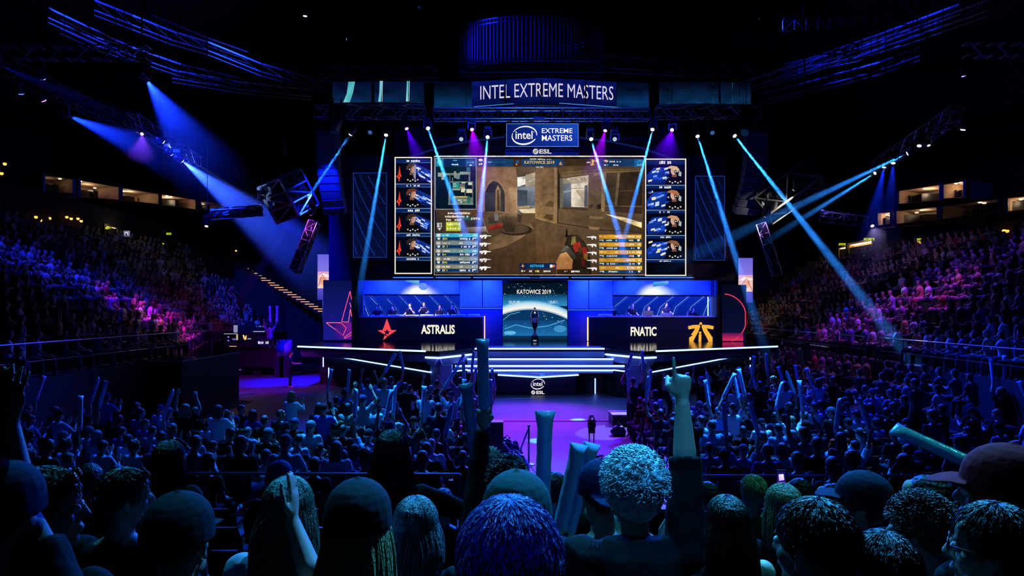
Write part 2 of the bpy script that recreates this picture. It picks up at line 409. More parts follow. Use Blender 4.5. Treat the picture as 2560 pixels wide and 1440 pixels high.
for s in (0,1):
    X=(lambda x:x) if s==0 else mir
    A,B_,T,I=[V((X(x),y,ZD)) for x,y in half]
    o_=V((0,-.05,0))
    fpanel(A,B_,ZD-.02,ZD-.48,tilt=.25); strip(A+o_,B_+o_)
    low=.26
    fpanel(B_,T,ZD,ZD-low,M_blk); fpanel(T,I,ZD,ZD-low,M_blk)
    dz=V((0,-.06,-low))
    strip(B_+dz,T+dz,.04); strip(T+dz,I+dz,.04)
    fpanel(B_,T,ZD-low-.02,ZD-low-.34,tilt=.2); fpanel(T,I,ZD-low-.02,ZD-low-.34,tilt=.2)
    # lit post under the point, lower tier behind with its own strip
    for dx in (-.28,.28):
        pass
    k=MB(); k.prism([T+V((-.45,.62,-.6)),T+V((0,.18,-.6)),T+V((.45,.62,-.6)),T+V((.45,1.2,-.6)),T+V((-.45,1.2,-.6))],(0,0,-1.0)); k.build('post',M_fascia,stg)
    L0=V((X(-9.9),35.2,1.55)); L1=V((X(-3.5),27.9+.9,1.2)); L2=V((X(-2.95),28.9,1.16)); L3=V((X(-1.9),30.5,1.16))
    for a,c in ((L0,L1),(L1,L2),(L2,L3)):
        strip(a+V((0,-.04,0)),c+V((0,-.04,0)),.028)
        q=MB(); q.prism([a,c,V((c.x,c.y,0)),V((a.x,a.y,0))],(0,.1,0)); q.build('fascia',M_matte,stg)
        q=MB(); q.add([a,c,V((c.x,c.y+1.2,ZD-.3)),V((a.x,a.y+.2,ZD-.3))],[(0,1,2,3)]); q.build('soffit',M_matte,stg)
    # upright light strips under the wing
    u=X(-9.15); strip(V((u,33.1,1.6)),V((u,33.1,1.05)),.025); u2=X(-8.75); strip(V((u2,32.6,1.05)),V((u2,32.6,.4)),.025) if s==0 else None
strip(at(1488,946,31),at(1488,984,31),.025)
# central slab steps
for (x0,x1,yt,yb,Y) in ((1187,1511,870,893,30.4),(1168,1533,896,911,30.1),(1138,1561,913,921,29.8),(1168,1533,924,933,30.0)):
    a=at(x0,yt,Y); c=at(x1,yb,Y); k=MB(); k.span((a.x,Y,c.z),(c.x,Y+1.6,a.z)); st=k.build('step',M_fascia,stg)
    k=MB(); k.tube([V((a.x,Y-.04,a.z-.03)),V((c.x,Y-.04,a.z-.03))],.035,6); k.build('light_strip',M_led,st)
k=MB(); m_=at(1349,942,29.6); a=at(1245,936,30.4); c=at(1446,936,30.4)
k.prism([a,m_,c,c+V((0,1.2,0)),a+V((0,1.2,0))],(0,0,.12)); k.build('soffit',M_fascia,stg)
strip(a+V((0,-.05,-.02)),m_+V((0,-.05,-.02)),.03); strip(m_+V((0,-.05,-.02)),c+V((0,-.05,-.02)),.03)
# front panel with the oval chip maker's mark and round league mark
M_ltr=screenmat('lit_lettering')
k=MB(); slab(k,1240,940,1440,988,30.6,.1); fp=k.build('front_panel',mat('navy_front_panel','#0a0f24',.4),stg)
for xa,xb in ((1060,1240),(1440,1640)): k=MB(); slab(k,xa,936,xb,990,31.2,.1); k.build('fascia',M_matte,stg)
def oval_mark(p,cx,cy,rx,ry,col,w):
    """oval ring with two gaps round a lower case word"""
    def arc(a0,a1,w0,w1,n=26):
        up=[];dn=[]
        for i in range(n+1):
            t=i/n; a=math.radians(a0+(a1-a0)*t); ww=w0+(w1-w0)*t; ww*=(.35+.65*math.sin(math.pi*min(1,max(0,t*.9+.08))))
            ca=math.cos(a);sa=math.sin(a); tl=math.radians(-8)
            def R(x,y): return (cx+x*math.cos(tl)-y*math.sin(tl),cy+x*math.sin(tl)+y*math.cos(tl))
            up.append(R((rx+ww/2)*ca,(ry+ww/2)*sa)); dn.append(R((rx-ww/2)*ca,(ry-ww/2)*sa))
        p.l+=1
        for i in range(n): p.poly([up[i],up[i+1],dn[i+1],dn[i]],col,False)
    arc(35,205,w*1.5,w); arc(212,372,w*.8,w*1.3)
    p.text('intel',cx-rx*.72,cy-ry*.5,cx+rx*.66,cy+ry*.42,col,.012)
    p.disc(cx+rx*.76,cy-ry*.38,w*.35,w*.35,col,8)
def round_mark(p,cx,cy,r,col,bg):
    p.disc(cx,cy,r,r,col,20); p.l+=1
    for k,(a,bq) in enumerate(((-.55,.0),(-.15,.35),(.25,.6))):
        p.line([(cx+a*r-.25*r,cy+.62*r),(cx+a*r+.05*r,cy+.1*r),(cx+bq*r+.1*r,cy-.6*r)],r*.16,bg)
p=Paint(30.59); oval_mark(p,1344.5,960,17,12.5,'#efe6f2',2); round_mark(p,1333,981,5,'#e8e0ee','#10142a'); p.text('ESL',1340.5,977,1361,985,'#f2eaf4',.03); p.build('lettering',fp,M_ltr)
# ---- centre display and flanking walls
scd=thing('stage_screen','tall bright display at centre stage with blue planet and white city title','screen',at(1337,853,38))
p=Paint(38.0)
p.rect(1257,707,1418,840,['#03121f','#062a4a'])
p.rect(1257,735,1418,765,['#083154','#2f8fc8']); 
# glowing limb of the planet
def limb(h0,h1,col):
    n=24; up=[];dn=[]
    for i in range(n+1):
        t=i/n; x=1257+161*t; y=765+ (t-.42)**2*70; up.append((x,y+h0)); dn.append((x,y+h1))
    p.l+=1
    for i in range(n): p.poly([up[i],up[i+1],dn[i+1],dn[i]],col,False)
limb(-6,70,'#08365f'); limb(-14,-6,['#2f8fc8','#2f8fc8','#bfe4f2','#bfe4f2']); limb(-6,4,['#bfe4f2','#bfe4f2','#fff6e8','#fff6e8']); limb(4,10,['#fff6e8','#fff6e8','#2a7ab8','#2a7ab8'])
p.rect(1257,800,1418,840,['#0a3f73','#1c6fb0'])
rr=random.Random(4)
for k in range(90):
    x=rr.uniform(1259,1416); y=rr.choice((rr.uniform(709,745),rr.uniform(779,838))); s=rr.uniform(.4,1.4); p.rect(x,y,x+s*2,y+s,rr.choice(('#7fc8ea','#2f86bd','#b9e6f6','#1f6aa5')),k%30==0)
p.line([(1262,822),(1290,812),(1325,820),(1370,815),(1412,800)],2.4,'#4aa2d8'); p.line([(1258,800),(1275,786),(1300,780)],1.5,'#56b0e0')
p.disc(1400,822,16,9,'#3d8fca'); p.disc(1275,832,15,5,'#5fb8e4')
p.text('KATOWICE 2019',1292.5,724,1377.5,735,'#fff8ea',.012)
p.glyphs(1272,752,1302,755,'#d8eef8',3); p.glyphs(1272,756,1300,758.5,'#d8eef8',4); p.glyphs(1370,752,1395,755,'#d8eef8',5); p.glyphs(1371,756,1395,758.5,'#d8eef8',6)
p.build('display',scd,M_scrS)
b=MB(); slab(b,1255,700,1420,853,38.01,.2); b.build('housing',M_blk,scd)
p=Paint(37.95); p.rect(1257,841,1418,852,['#0b3358','#0a1c38']); p.rect(1257,840,1418,841.5,'#04080f'); p.build('plinth',scd)
def wallpan(x0,y0,x1,y1,Y,label,m=M_pan,grp=None):
    b=MB(); slab(b,x0,y0,x1,y1,Y,.12); o=b.build('wall_panel',m); tag(o,label,'panel',grp); 
    k=MB(); k.span((at(x0,y0,Y).x,Y-.03,at(x0,y0,Y).z),(at(x1,y0,Y).x,Y,at(x1,y0,Y).z-.03)); k.build('trim',M_ledb,o); return o
wallpan(1150,698,1205,768,37.9,'tall blue wall panel touching the red-star booth, upper one',M_fab)
wallpan(1207,698,1256,768,37.9,'tall blue wall panel just beside the planet display, red-star side, upper one',M_fab)
wallpan(1150,770,1256,862,37.9,'wide dark blue lower panel between the red-star desk and planet display')
wallpan(1420,700,1471,772,37.9,'tall blue wall panel just beside the planet display, gold-emblem side, upper one',M_fab)
wallpan(1473,700,1531,772,37.9,'tall blue wall panel touching the gold-emblem booth, upper one',M_fab)
wallpan(1420,774,1531,860,37.9,'wide dark blue lower panel between the gold-emblem desk and planet display')
# ---- trophy
tr=thing('trophy','tall silver lidded trophy cup on a black base at centre stage','trophy',at(1337,853,36.2)); c=at(1337,866,36.2); c.z=ZD
tr.location=c; ORG[tr.name]=c.copy()
b=MB(); b.box(c+V((0,0,.16)),(.38,.38,.32)); b.build('base',M_blk,tr)
b=MB(); p_=Paint(c.y-.195); p_.rect(1333,850,1341,853,'#9aa4b4'); p_.build('plaque',tr,M_ltr)
b=MB(); b.lathe([(.16,.32),(.15,.36),(.07,.46),(.055,.56),(.08,.62),(.07,.66),(.11,.74),(.17,.86),(.2,1.05),(.205,1.25),(.22,1.42),(.215,1.44)],c,24); b.build('cup',M_chrome,tr,True)
b=MB(); b.lathe([(.225,1.44),(.225,1.47),(.19,1.55),(.1,1.66),(.05,1.7),(.045,1.74)],c,24); b.ell(c+V((0,0,1.79)),(.05,.05,.06)); b.build('lid',M_chrome,tr,True)
for s in (-1,1):
    b=MB(); b.tube([c+V((s*.2,0,.95)),c+V((s*.25,0,1.05)),c+V((s*.25,0,1.35)),c+V((s*.21,0,1.4))],.014,6); b.build('handle',M_chrome,tr,True)
# ---- desks
M_desk=mat('navy_desk_front','#0b1226',.38,scale=1.5)
M_star=glow('red_star_light','#ff4a56',1.0)
M_gold=glow('gold_emblem_light','#ffb640',1.0)
M_wl=glow('warm_white_letters','#fff6de',1.05,False)
def flat(pts,Y,t=.03): 
    b=MB(); b.prism([at(x,y,Y) for x,y in pts],(0,-t,0)); return b
def Z5(x,y): return (780+x/4.5,680+y/4.5)
def Z6(x,y): return (1320+x/4,680+y/4)
def letters(s,x0,y0,x1,y1,Y,t,parent,m,name='lettering'):
    vs,fs=text_arrays(s,.03); b=MB(); P=[]
    for a,c in vs: P.append(at(x0+a*(x1-x0),y1-c*(y1-y0),Y))
    n=len(P); b.add([q-V((0,t,0)) for q in P],fs)
    return b.build(name,m,parent)
def desk(x0,x1,label):
    d=thing('team_desk',label,'desk',V((at((x0+x1)/2,853,37).x,37,ZD)))
    a=at(x0,793,37); c=at(x1,853,37)
    b=MB(); b.span((a.x,37,ZD),(c.x,37.12,a.z)); b.span((a.x,37.12,ZD),(a.x+.12,38,a.z)); b.span((c.x-.12,37.12,ZD),(c.x,38,a.z)); b.build('front_panel',M_desk,d)
    b=MB(); b.span((a.x,36.97,a.z),(c.x,38,a.z+.06)); b.build('desktop',M_plastic,d)
    return d
dl=desk(896,1206,'long navy desk with glowing red star emblem and white letters reading ASTRALIS')
st=[Z5(843,525),Z5(797,652),Z5(738,658),Z5(822,705),Z5(800,768),Z5(868,712),Z5(952,656),Z5(890,652)]
flat(st,36.99).build('emblem',M_star,dl)
hole=[]
for k in range(10):
    r=38 if k%2==0 else 16; a=math.radians(-90+36*k); hole.append(Z5(843+r*math.cos(a),678+r*math.sin(a)))
b=flat(hole,36.955,.01); 
for s_ in ((Z5(822,705),Z5(868,664)),): b.prism([at(*Z5(815,690),36.955),at(*Z5(822,712),36.955),at(*Z5(868,740),36.955),at(*Z5(862,730),36.955)],(0,-.01,0))
b.build('emblem_centre',M_desk,dl)
letters('ASTRALIS',1053,812,1137,835,36.99,.02,dl,M_wl)
b=MB(); b.tube([at(1211.5,790,36.9),at(1211.5,850,36.9)],.03,6); b.build('light_strip',glow('warm_strip','#ffa070',2.2),dl)
dr=desk(1474,1792,'long navy desk with glowing gold emblem and white letters reading FNATIC')
letters('FNATIC',1576.5,817,1641,840,36.99,.02,dr,M_wl)
wing=[(1712,528),(1718,545),(1702,585),(1680,625),(1652,668),(1640,698),(1612,708),(1615,655),(1640,640),(1665,600),(1655,600),(1636,640-20),(1632,612),(1668,572),(1668,560),(1605,575),(1600,545),(1650,530)]
wing=[(1716,528),(1720,548),(1700,600),(1672,650),(1648,700),(1612,706),(1612,655),(1650,632),(1630,628),(1660,585),(1672,562),(1606,574),(1600,543),(1650,530)]
em=MB()
for sx in (0,1):
    q=[((2*1728-x) if sx else x,y) for x,y in wing if not(sx and (x,y) in ((1630,628),(1650,632)))]
    em.prism([at(*Z6(x,y),36.99) for x,y in q],(0,-.03,0))
em.prism([at(*Z6(x,y),36.99) for x,y in ((1708,622),(1733,622),(1731,700),(1718,706),(1705,700))],(0,-.03,0))
for cx,cy_,r in ((1727,515,13),(1721,607,12)):
    em.prism([at(*Z6(cx+r*math.cos(k*math.pi/7),cy_+r*math.sin(k*math.pi/7)),36.99) for k in range(14)],(0,-.03,0))
em.build('emblem',M_gold,dr)
b=MB(); b.tube([at(1469.5,793,36.9),at(1469.5,852,36.9)],.035,6); b.build('light_strip',glow('amber_strip','#ffb060',2.6),dr)
# ---- team booths behind the desks
def booth(x0,x1,xl,yo,flip,label):
    o=thing('team_booth',label,'booth',V((at((x0+x1)/2,853,39).x,39,ZD)))
    yh=735+yo
    b=MB(); slab(b,x0,697+yo,x1,yh,38.3,.12); b.build('header_panel',M_fab,o)
    q=MB(); mx_=(x0*.58+x1*.42) if not flip else (x0*.58+x1*.42)
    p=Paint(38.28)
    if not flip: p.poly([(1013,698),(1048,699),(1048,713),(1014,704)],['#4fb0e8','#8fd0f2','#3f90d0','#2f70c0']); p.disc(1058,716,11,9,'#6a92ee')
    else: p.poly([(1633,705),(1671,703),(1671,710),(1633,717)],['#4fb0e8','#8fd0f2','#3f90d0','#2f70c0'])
    p.build('painted_light_patch',o)  # patch of light on the cloth header, painted in glowing colour
    p=Paint(40.0); p.rect(x0-3,yh+4,x1+3,800,['#0828b8','#041a80'])
    n=8; w=(x1-x0)/6.3
    for k in range(-1,n):
        xa=x0+12+k*w; xs=[(xa,yh+4),(xa+30,yh+36),(xa+42,800)] if not flip else [(xa+62,yh+4),(xa+30,yh+30),(xa+18,800)]
        def cl(P): return [(min(max(a,x0-3),x1+3),c_) for a,c_ in P]
        if xa+30<x0 or xa>x1: continue
        p.line(cl([(a-5 ,c_) for a,c_ in xs]),5,'#0a2ca0'); p.line(cl(xs),1.7,'#7aa2ff'); p.line(cl([(a+5,c_) for a,c_ in xs]),1.0,'#2f5fe0')
    p.build('graphic_wall',o,M_scrS)
    b=MB(); slab(b,x0-6,yh,x1+6,853,40.03,.15); b.build('back_wall',M_blk,o)
    b=MB(); a=at(x0-12,795,37.5); c=at(x1+14,795,40); b.span((a.x,37.6,ZD),(c.x,39.9,ZD+.5)); b.build('riser',M_blk,o)
    b=MB(); b.tube([at(xl,697+yo,37.2),at(xl,792+yo,37.2)],.035,6); b.build('light_strip',M_ledb,o)
    xe=x0-2 if not flip else x1+2
    b=MB(); slab(b,min(xl,xe),697+yo,max(xl,xe),855,38.2,.1); b.build('side_panel',M_fab,o)
    b=MB(); b.tube([at(x0,yh+1,38.2),at(x1,yh+1,38.2)],.02,6); b.build('trim',M_blk,o)
    if flip: b=MB(); b.tube([at(1770,742,38.2),at(1770,795,38.2)],.03,6); b.build('light_strip',M_led,o)
    return o
booth(910,1149,897,0,False,'blue lit players booth with slanting light bars behind the red star desk')
booth(1532,1774,1789,2,True,'blue lit players booth with slanting light bars behind the gold emblem desk')
# ---- pylons beside the desks
def pylon(x0,y0,x1,y1,Y,label,pic):
    o=thing('side_pylon',label,'pylon',at((x0+x1)/2,y1,Y)); o.location.z=ZD; ORG[o.name]=o.location.copy()
    b=MB(); slab(b,x0,y0,x1,y1,Y+.01,.5); b.build('housing',M_blk,o); p=Paint(Y); pic(p); p.build('display',o,M_scrS); return o
def pic_l(p):
    p.rect(808,700,879,850,['#081048','#1a1a8a']); p.poly([(838,808),(879,806),(879,848),(838,846)],['#3a1470','#7a1a90','#5a1a9a','#2a1480'])
    pk='#ff2f6a'
    for L in ([(428,215),(333,560),(410,565)],[(428,215),(445,310)],[(410,562),(432,415),(446,500)],[(160,570),(325,570),(385,628),(350,715),(162,572)],[(262,630),(345,712)],[(446,675),(362,735),(372,748),(446,705)],[(300,580),(332,580)],[(425,345),(440,400)]):
        p.line([Z5(*q) for q in L],1.9,pk); p.line([Z5(*q) for q in L],.7,'#ffb0c0')
pylon(808,700,880,850,36.5,'dark blue pylon with half of a neon pink star outline beside the red-star desk',pic_l)
def pic_r(p):
    p.rect(1806,712,1864,855,['#06081e','#0a1034']); p.rect(1806,832,1858,852,['#3a1050','#e02a60'])
    pts=[(1808+58*math.sin(a),796-61*math.cos(a)) for a in [math.pi*(.02+.86*i/26) for i in range(27)]]
    pts=[(min(x,1863.5),y) for x,y in pts]
    p.line(pts,2.6,'#e02058'); p.line(pts,.9,'#ff6a86')
pylon(1806,712,1866,857,36.5,'dark pylon with half of a neon red ring beside the gold-emblem desk',pic_r)
for x0,x1,l in ((881,895,'narrow black pillar between the neon star pylon and the red-star booth'),(1793,1805,'narrow black pillar between the gold-emblem booth and the neon ring pylon')):
    b=MB(); a=at(x0,695,36.8); c=at(x1,853,36.8); b.span((a.x,36.8,ZD),(c.x,38,a.z)); tag(b.build('pillar',M_blk),l,'pillar')
# ---- portrait screens far behind
def portrait(x0,y0,x1,y1,cx,label,right):
    Y=43; o=thing('portrait_screen',label,'screen',at((x0+x1)/2,y1,Y))
    p=Paint(Y); h=y1-y0
    p.rect(x0,y0,x1,y0+h*.38,['#6a62d8','#8478e0']); p.rect(x0,y0+h*.38,x1,y0+h*.75,['#e0a0c0','#ffd8b0']); p.rect(x0,y0+h*.75,x1,y1,['#5a50d0','#3a34a0'])
    p.disc(cx,y0+h*.55,(x1-x0)*.22,h*.13,'#f0a868'); p.poly([(x0,y0+h*.5),(x0+(x1-x0)*.4,y0+h*.42),(x1,y0+h*.46),(x1,y0+h*.5)],'#ffe8d0'); p.line([(x0+2,y0+h*.7),(cx,y0+h*.45),(x1,y0+h*.75)],2,'#c05a80')
    p.build('display',o); b=MB(); slab(b,x0-1,y0-1,x1+1,y1+1,Y+.01,.2); b.build('housing',M_blk,o)
    b=MB(); P=at((x0+x1)/2,y1,Y); b.span((P.x-.15,Y+.05,0),(P.x+.15,Y+.2,P.z)); b.build('stand',M_blk,o)
portrait(794,636,828,749,806,'upright pale violet screen partly hidden behind the neon star pylon',False)
portrait(1846,645,1882,757,1866,'upright pale violet screen partly hidden behind the neon ring pylon',True)
# ---- monitors on the desks
def monitor(x0,x1,yt,yb,Y,label,dark=False):
    a=at(x0,yt,Y); c=at(x1,yb,Y); zt=at(0,793,37).z+.06
    o=thing('monitor',label,'monitor',V(((a.x+c.x)/2,Y,zt)))
    b=MB(); b.prism([V((a.x,Y,a.z)),V((c.x,Y,a.z)),V((c.x,Y-.05,zt+.03)),V((a.x,Y-.05,zt+.03))],(0,.05,0)); b.build('casing',M_blk if dark else M_plastic,o)
    b=MB(); b.box(V(((a.x+c.x)/2,Y+.02,zt+.015)),(.3,.22,.03)); b.build('stand',M_blk,o)
nm=('outermost','second','third','fourth','fifth','sixth')
for k,(x0,x1,yt) in enumerate(((929,960,788),(973,1010,786.5),(1013,1047,787),(1051,1084,786),(1088,1124,786),(1128,1165,785.5),(1170,1200,785))):
    monitor(x0,x1,yt,793,37.35,f'low grey monitor back on the red-star desk, {("first","second","third","fourth","fifth","sixth","seventh")[k]} counting from the star pylon')
for k,(x0,x1,yt) in enumerate(((1495,1532,787),(1549,1588,790),(1600,1645,791.5),(1662,1708,792),(1722,1764,793.5))):
    monitor(x0,x1,yt-2,794,37.35,f'low grey monitor back on the gold-emblem desk, {("first","second","third","fourth","fifth")[k]} counting from the planet display')
monitor(1609,1633,777,789,37.7,'black raised monitor hiding the third player at the gold-emblem desk',True)
monitor(1654,1680,782,790,37.7,'black raised monitor before the tallest player at the gold-emblem desk',True)
# ------------------------------------------------------------------ video wall over the stage
YW=35.5
o=thing('video_wall_frame','huge black frame carrying the game screen and side screens over the stage','frame',at(1345,700,YW+.4))
b=MB(); slab(b,822,388,1838,700,YW+.35,.5); b.build('backing',M_matte,o)
b=MB(); slab(b,880,686,1730,700,YW+.1,.25); b.build('lower_rail',M_blk,o)
for x0,x1 in ((980,1086),(1086,1180),(1180,1425),(1425,1560),(1560,1736)):
    b=MB(); b.tube([at(x0+3,694,YW+.06),at(x1-3,694,YW+.06)],.022,5); b.build('light_strip',M_ledb,o)
b=MB(); slab(b,845,696,895,1+700,YW+.3,.1); b.build('lower_rail',M_blk,o)
for x0,x1,y0,y1 in ((880,980,388,394),(1730,1830,390,396)):
    b=MB(); slab(b,x0,y0,x1,y1,YW+.2,.1); b.build('top_rail',M_dark,o)
b=MB(); p_=Paint(YW+.2); 
def arc_line(p,pts,w,c): p.line(pts,w,c)
p_.line([(1000,400),(1100,368),(1180,352),(1262,342)],5,'#0c1a52'); p_.line([(1447,344),(1530,354),(1610,372),(1690,400)],5,'#0c1a52'); 
b2=MB(); slab(b2,985,318,1712,392,YW+.25,.1); b2.build('backing',M_matte,o); p_.build('faint_arc',o)
# ---- the big game screen
def Z3(x,y): return (960+x/4.5,380+y/4.5)
def Z4(x,y): return (1340+x/4.5,380+y/4.5)
ms=thing('game_screen','giant bright screen showing a sandy courtyard game view with scoreboards','screen',at(1349,690,YW))
b=MB(); slab(b,1086,394,1613,692,YW+.02,.3); b.build('housing',M_blk,ms)
p=Paint(YW,.002)
R3=lambda x0,y0,x1,y1,c: p.rect(*Z3(x0,y0),*Z3(x1,y1),c)
R4=lambda x0,y0,x1,y1,c: p.rect(*Z4(x0,y0),*Z4(x1,y1),c)
P3=lambda pts,c: p.poly([Z3(*q) for q in pts],c)
P4=lambda pts,c: p.poly([Z4(*q) for q in pts],c)
p.rect(1089,397,1610,688,['#5a4028','#5a4028','#3c2a18','#4a3320'])
P3([(580,660),(1045,640),(1900,700),(1900,1380),(580,1380)],['#3c3026','#5a4634','#6a4f36','#4a3018','#2c2420'])       # ground
P4([(0,800),(1205,690),(1205,1390),(0,1390)],['#6a5038','#50402a','#33281c','#5a3a1e'])
P3([(1045,170),(1500,170),(1500,690),(1045,670)],['#7a5644','#8a6650','#a88262','#7a5c48'])                              # arch wall
P3([(1480,170),(1800,170),(1800,250),(1500,285)],['#5a4a3a','#6a5844','#7a6650','#4a3c30'])
arch=[(1135,672),(1135,470),(1150,420),(1180,365),(1225,325),(1275,335),(1320,380),(1350,440),(1360,500),(1360,672)]
P3([(x+(14 if x>1240 else -14),y-12 if y<600 else y) for x,y in arch],'#9a7858'); P3(arch,['#23272f']*4+['#3a3a3c']*6)
P3([(1140,455),(1245,460),(1245,672),(1140,672)],['#3a4250','#3a3e48','#2a2c32','#2a2c32'])
P3([(1252,670),(1252,440),(1280,375),(1312,440),(1320,670)],['#7a6248','#8a7050','#b09468','#8a7050','#5a4630'])
P3([(1275,660),(1275,430),(1290,420),(1296,660)],'#453626')
P3([(1400,400),(1500,400),(1505,690),(1405,690)],['#a88464','#c09a74','#b08a64','#94714f']); p.line([Z3(1380,415),Z3(1500,400)],1.2,'#6a4f3a')
P3([(1495,285),(1700,250),(1700,690),(1505,690)],['#4e5664','#5a626e','#7a7a78','#6a6a6c'])                              # bright yard
P3([(1500,285),(1600,275),(1600,360),(1500,395)],'#f2ece0'); P3([(1590,260),(1700,230),(1700,400),(1590,390)],['#b8a890','#c8b498','#7a7468','#a09484'])
for k in range(6): p.line([Z3(1560+k*22,300+k*12),Z3(1620+k*14,270+k*18)],1.4,('#5a5044','#e8dcc8')[k%2])
P3([(1500,390),(1700,400),(1700,600),(1500,600)],['#727c8c','#8a8f98','#5a606c','#4a505c']); P3([(1500,430),(1612,430),(1612,600),(1500,600)],['#3c4452','#3c4452','#4a525e','#4a525e'])
P3([(1505,618),(1640,606),(1640,625),(1505,640)],'#c8a066'); P3([(1505,645),(1700,635),(1700,688),(1560,690)],['#f4e6c8','#d8b890','#f0d8a8','#e8cfa0'])
P3([(1700,170),(1805,170),(1805,780),(1700,745)],['#6e543e','#7a5e44','#8a6a44','#9a7a50'])                               # big pillar
P4([(0,200),(205,170),(205,795),(0,740)],['#7a5e46','#6a5038','#8a6c48','#947044']); p.line([Z4(0,488),Z4(205,474)],1.3,'#4e3a28')
P4([(100,600),(150,545),(195,570),(190,625),(120,615)],'#5c4630'); P4([(80,740),(120,700),(190,705),(190,775)],'#574228')
p.line([Z4(0,742),Z4(205,800)],1.6,'#b08c60')
P4([(205,175),(240,180),(240,810),(205,800)],['#a08260','#8a6e50','#7a6044','#947650']); P4([(240,180),(268,180),(268,800),(240,810)],'#2e261c')
P4([(300,300),(590,262),(580,630),(300,622)],['#a89880','#c8b898','#7a7268','#5a5c62'])                                   # opening with door
P4([(268,300),(305,300),(305,620),(268,640)],'#6a6458'); P4([(305,360),(395,350),(395,620),(305,620)],['#6c7482','#7c828c','#4a505c','#3a404a']); P4([(305,440),(395,430),(395,450),(305,462)],'#8a909a')
P4([(395,360),(590,340),(585,425),(395,420)],'#d8cbb4'); P4([(395,420),(540,425),(540,612),(395,610)],['#f0e4cc','#d8c8ac','#c4b498','#e8dcc4'])
p.line([Z4(395,415),Z4(590,405)],1.2,'#6a5e50'); P4([(440,430),(540,432),(540,570)],'#b8a68a'); p.line([Z4(398,614),Z4(545,618)],1.5,'#fff6e0')
for k in range(7): p.line([Z4(310+k*38,320-k*6),Z4(345+k*36,300+k*4)],1.3,('#6a6050','#f0e8d8','#4a4438')[k%3])
P4([(545,380),(580,375),(575,615),(545,615)],'#565a64')
P4([(590,225),(775,235),(745,680),(580,655)],['#6a5836','#5e4e30','#54462c','#5a4a2e']); P4([(640,250),(720,235),(715,262),(650,270)],'#7a7a3a')
P4([(595,600),(640,580),(640,625),(600,640)],'#3a3020'); P4([(680,600),(735,580),(735,640),(690,645)],'#241e14')
P4([(740,230),(790,225),(770,685),(730,680)],['#8a7452','#6a583c','#7a6446','#94784e'])
P4([(790,235),(920,235),(885,605),(775,600)],['#40332a','#4e4030','#3c3020','#3a2e20']); P4([(915,230),(945,230),(912,600),(882,600)],'#6e5c44')
P4([(945,240),(1195,215),(1190,705),(770,680),(780,605),(910,600)],['#33271c','#2c2118','#33241a','#4a382a','#44362a','#3a2c20']); P4([(925,435),(1100,430),(1100,445),(925,450)],'#4e3c2c')
P4([(770,605),(1190,610),(1190,622),(770,615)],'#6a5440')
P4([(240,178),(1205,178),(1205,228),(700,240),(300,290),(260,240)],['#5a4630','#4a3a28','#3a2e20','#6a5638','#7a6444','#5a4630']); p.line([Z4(300,235),Z4(700,205),Z4(1200,195)],1.5,'#8a7048'); p.line([Z4(600,240),Z4(1190,212)],1.0,'#a08458')
P4([(250,640),(1190,700),(1190,920),(250,800)],['#6a5236','#5a4834','#3c2e20','#6e563c']); p.line([Z4(250,800),Z4(720,880),Z4(1180,905)],2.2,'#2e2418'); p.line([Z4(240,812),Z4(560,860)],1.2,'#7c6244')
P4([(600,720),(760,735),(740,760),(600,750)],'#806240'); P4([(585,840),(720,850),(700,880),(600,870)],'#8a6a48')
P4([(782,702),(1000,742),(1185,795),(1185,858),(1030,800)],['#ffe9b8','#f0d49a','#fff0cc','#ffe08a','#e8c88a'])                   # sun streak
p.line([Z4(965,772),Z4(1120,782),Z4(1185,792)],1.2,'#6a4a20')
# low round well with debris
P3([(1180,1110),(1380,1060),(1560,960),(1680,860),(1650,800),(1500,830),(1300,900),(1150,1000)],['#6a5038','#7a5e42','#8a6c4c','#947454','#6a5440','#4e3c2c','#43352a','#57432f'])
p.disc(*Z3(1480,880),42,14,'#33271c',22); p.disc(*Z3(1460,870),38,11,'#4e3e2e',22)
p.disc(*Z3(1420,730),28,10,'#8a7054',20,180,360); P3([(1295,705),(1545,705),(1510,745),(1330,745)],['#7a624a','#8a6e52','#5c4a38','#54422f'])
P3([(1320,750),(1500,745),(1470,900),(1360,900)],['#4c3c2e','#5a4634','#2c221a','#33281e']); P3([(1170,740),(1300,700),(1300,800),(1180,810)],['#3a3430','#5a5450','#4a4038','#2c2824'])
P3([(1235,690),(1280,690),(1290,770),(1245,780)],'#77706a'); P3([(1500,700),(1550,720),(1540,800),(1505,790)],'#43342a')
P3([(1162,850),(1310,800),(1335,815),(1330,850),(1180,890)],['#8a2a24','#a8362c','#b8402f','#7c241e','#6a1c18'])
P3([(900,740),(1100,735),(1160,900),(930,905)],['#3a3a44','#565a66','#2c2c34','#3a322c']); p.line([Z3(1105,740),Z3(1165,910)],1.6,'#8a7a68')
P3([(930,850),(1150,840),(1150,900),(935,905)],['#8a8078','#b0a498','#6a5c50','#57483c']); P3([(890,725),(960,730),(960,770),(895,765)],'#1c6a6a'); p.glyphs(*Z3(980,738),*Z3(1090,768),'#d8d8d0',12)
for k,(a,c) in enumerate(((720,970),(690,950),(700,870))): p.glyphs(*Z3(a,680+k*37),*Z3(c,706+k*37),'#f0e0c8',20+k)
P3([(600,800),(655,800),(655,850),(600,850)],'#c8c8c4'); P3([(605,858),(650,858),(628,890)],'#c8c8c4'); p.glyphs(*Z3(604,806),*Z3(652,846),'#4a4a4a',8)
R3(700,788,868,892,'#a8b428'); p.glyphs(*Z3(712,800),*Z3(855,830),'#f0f4a0',9); p.glyphs(*Z3(712,855),*Z3(850,876),'#f8f8d0',10)
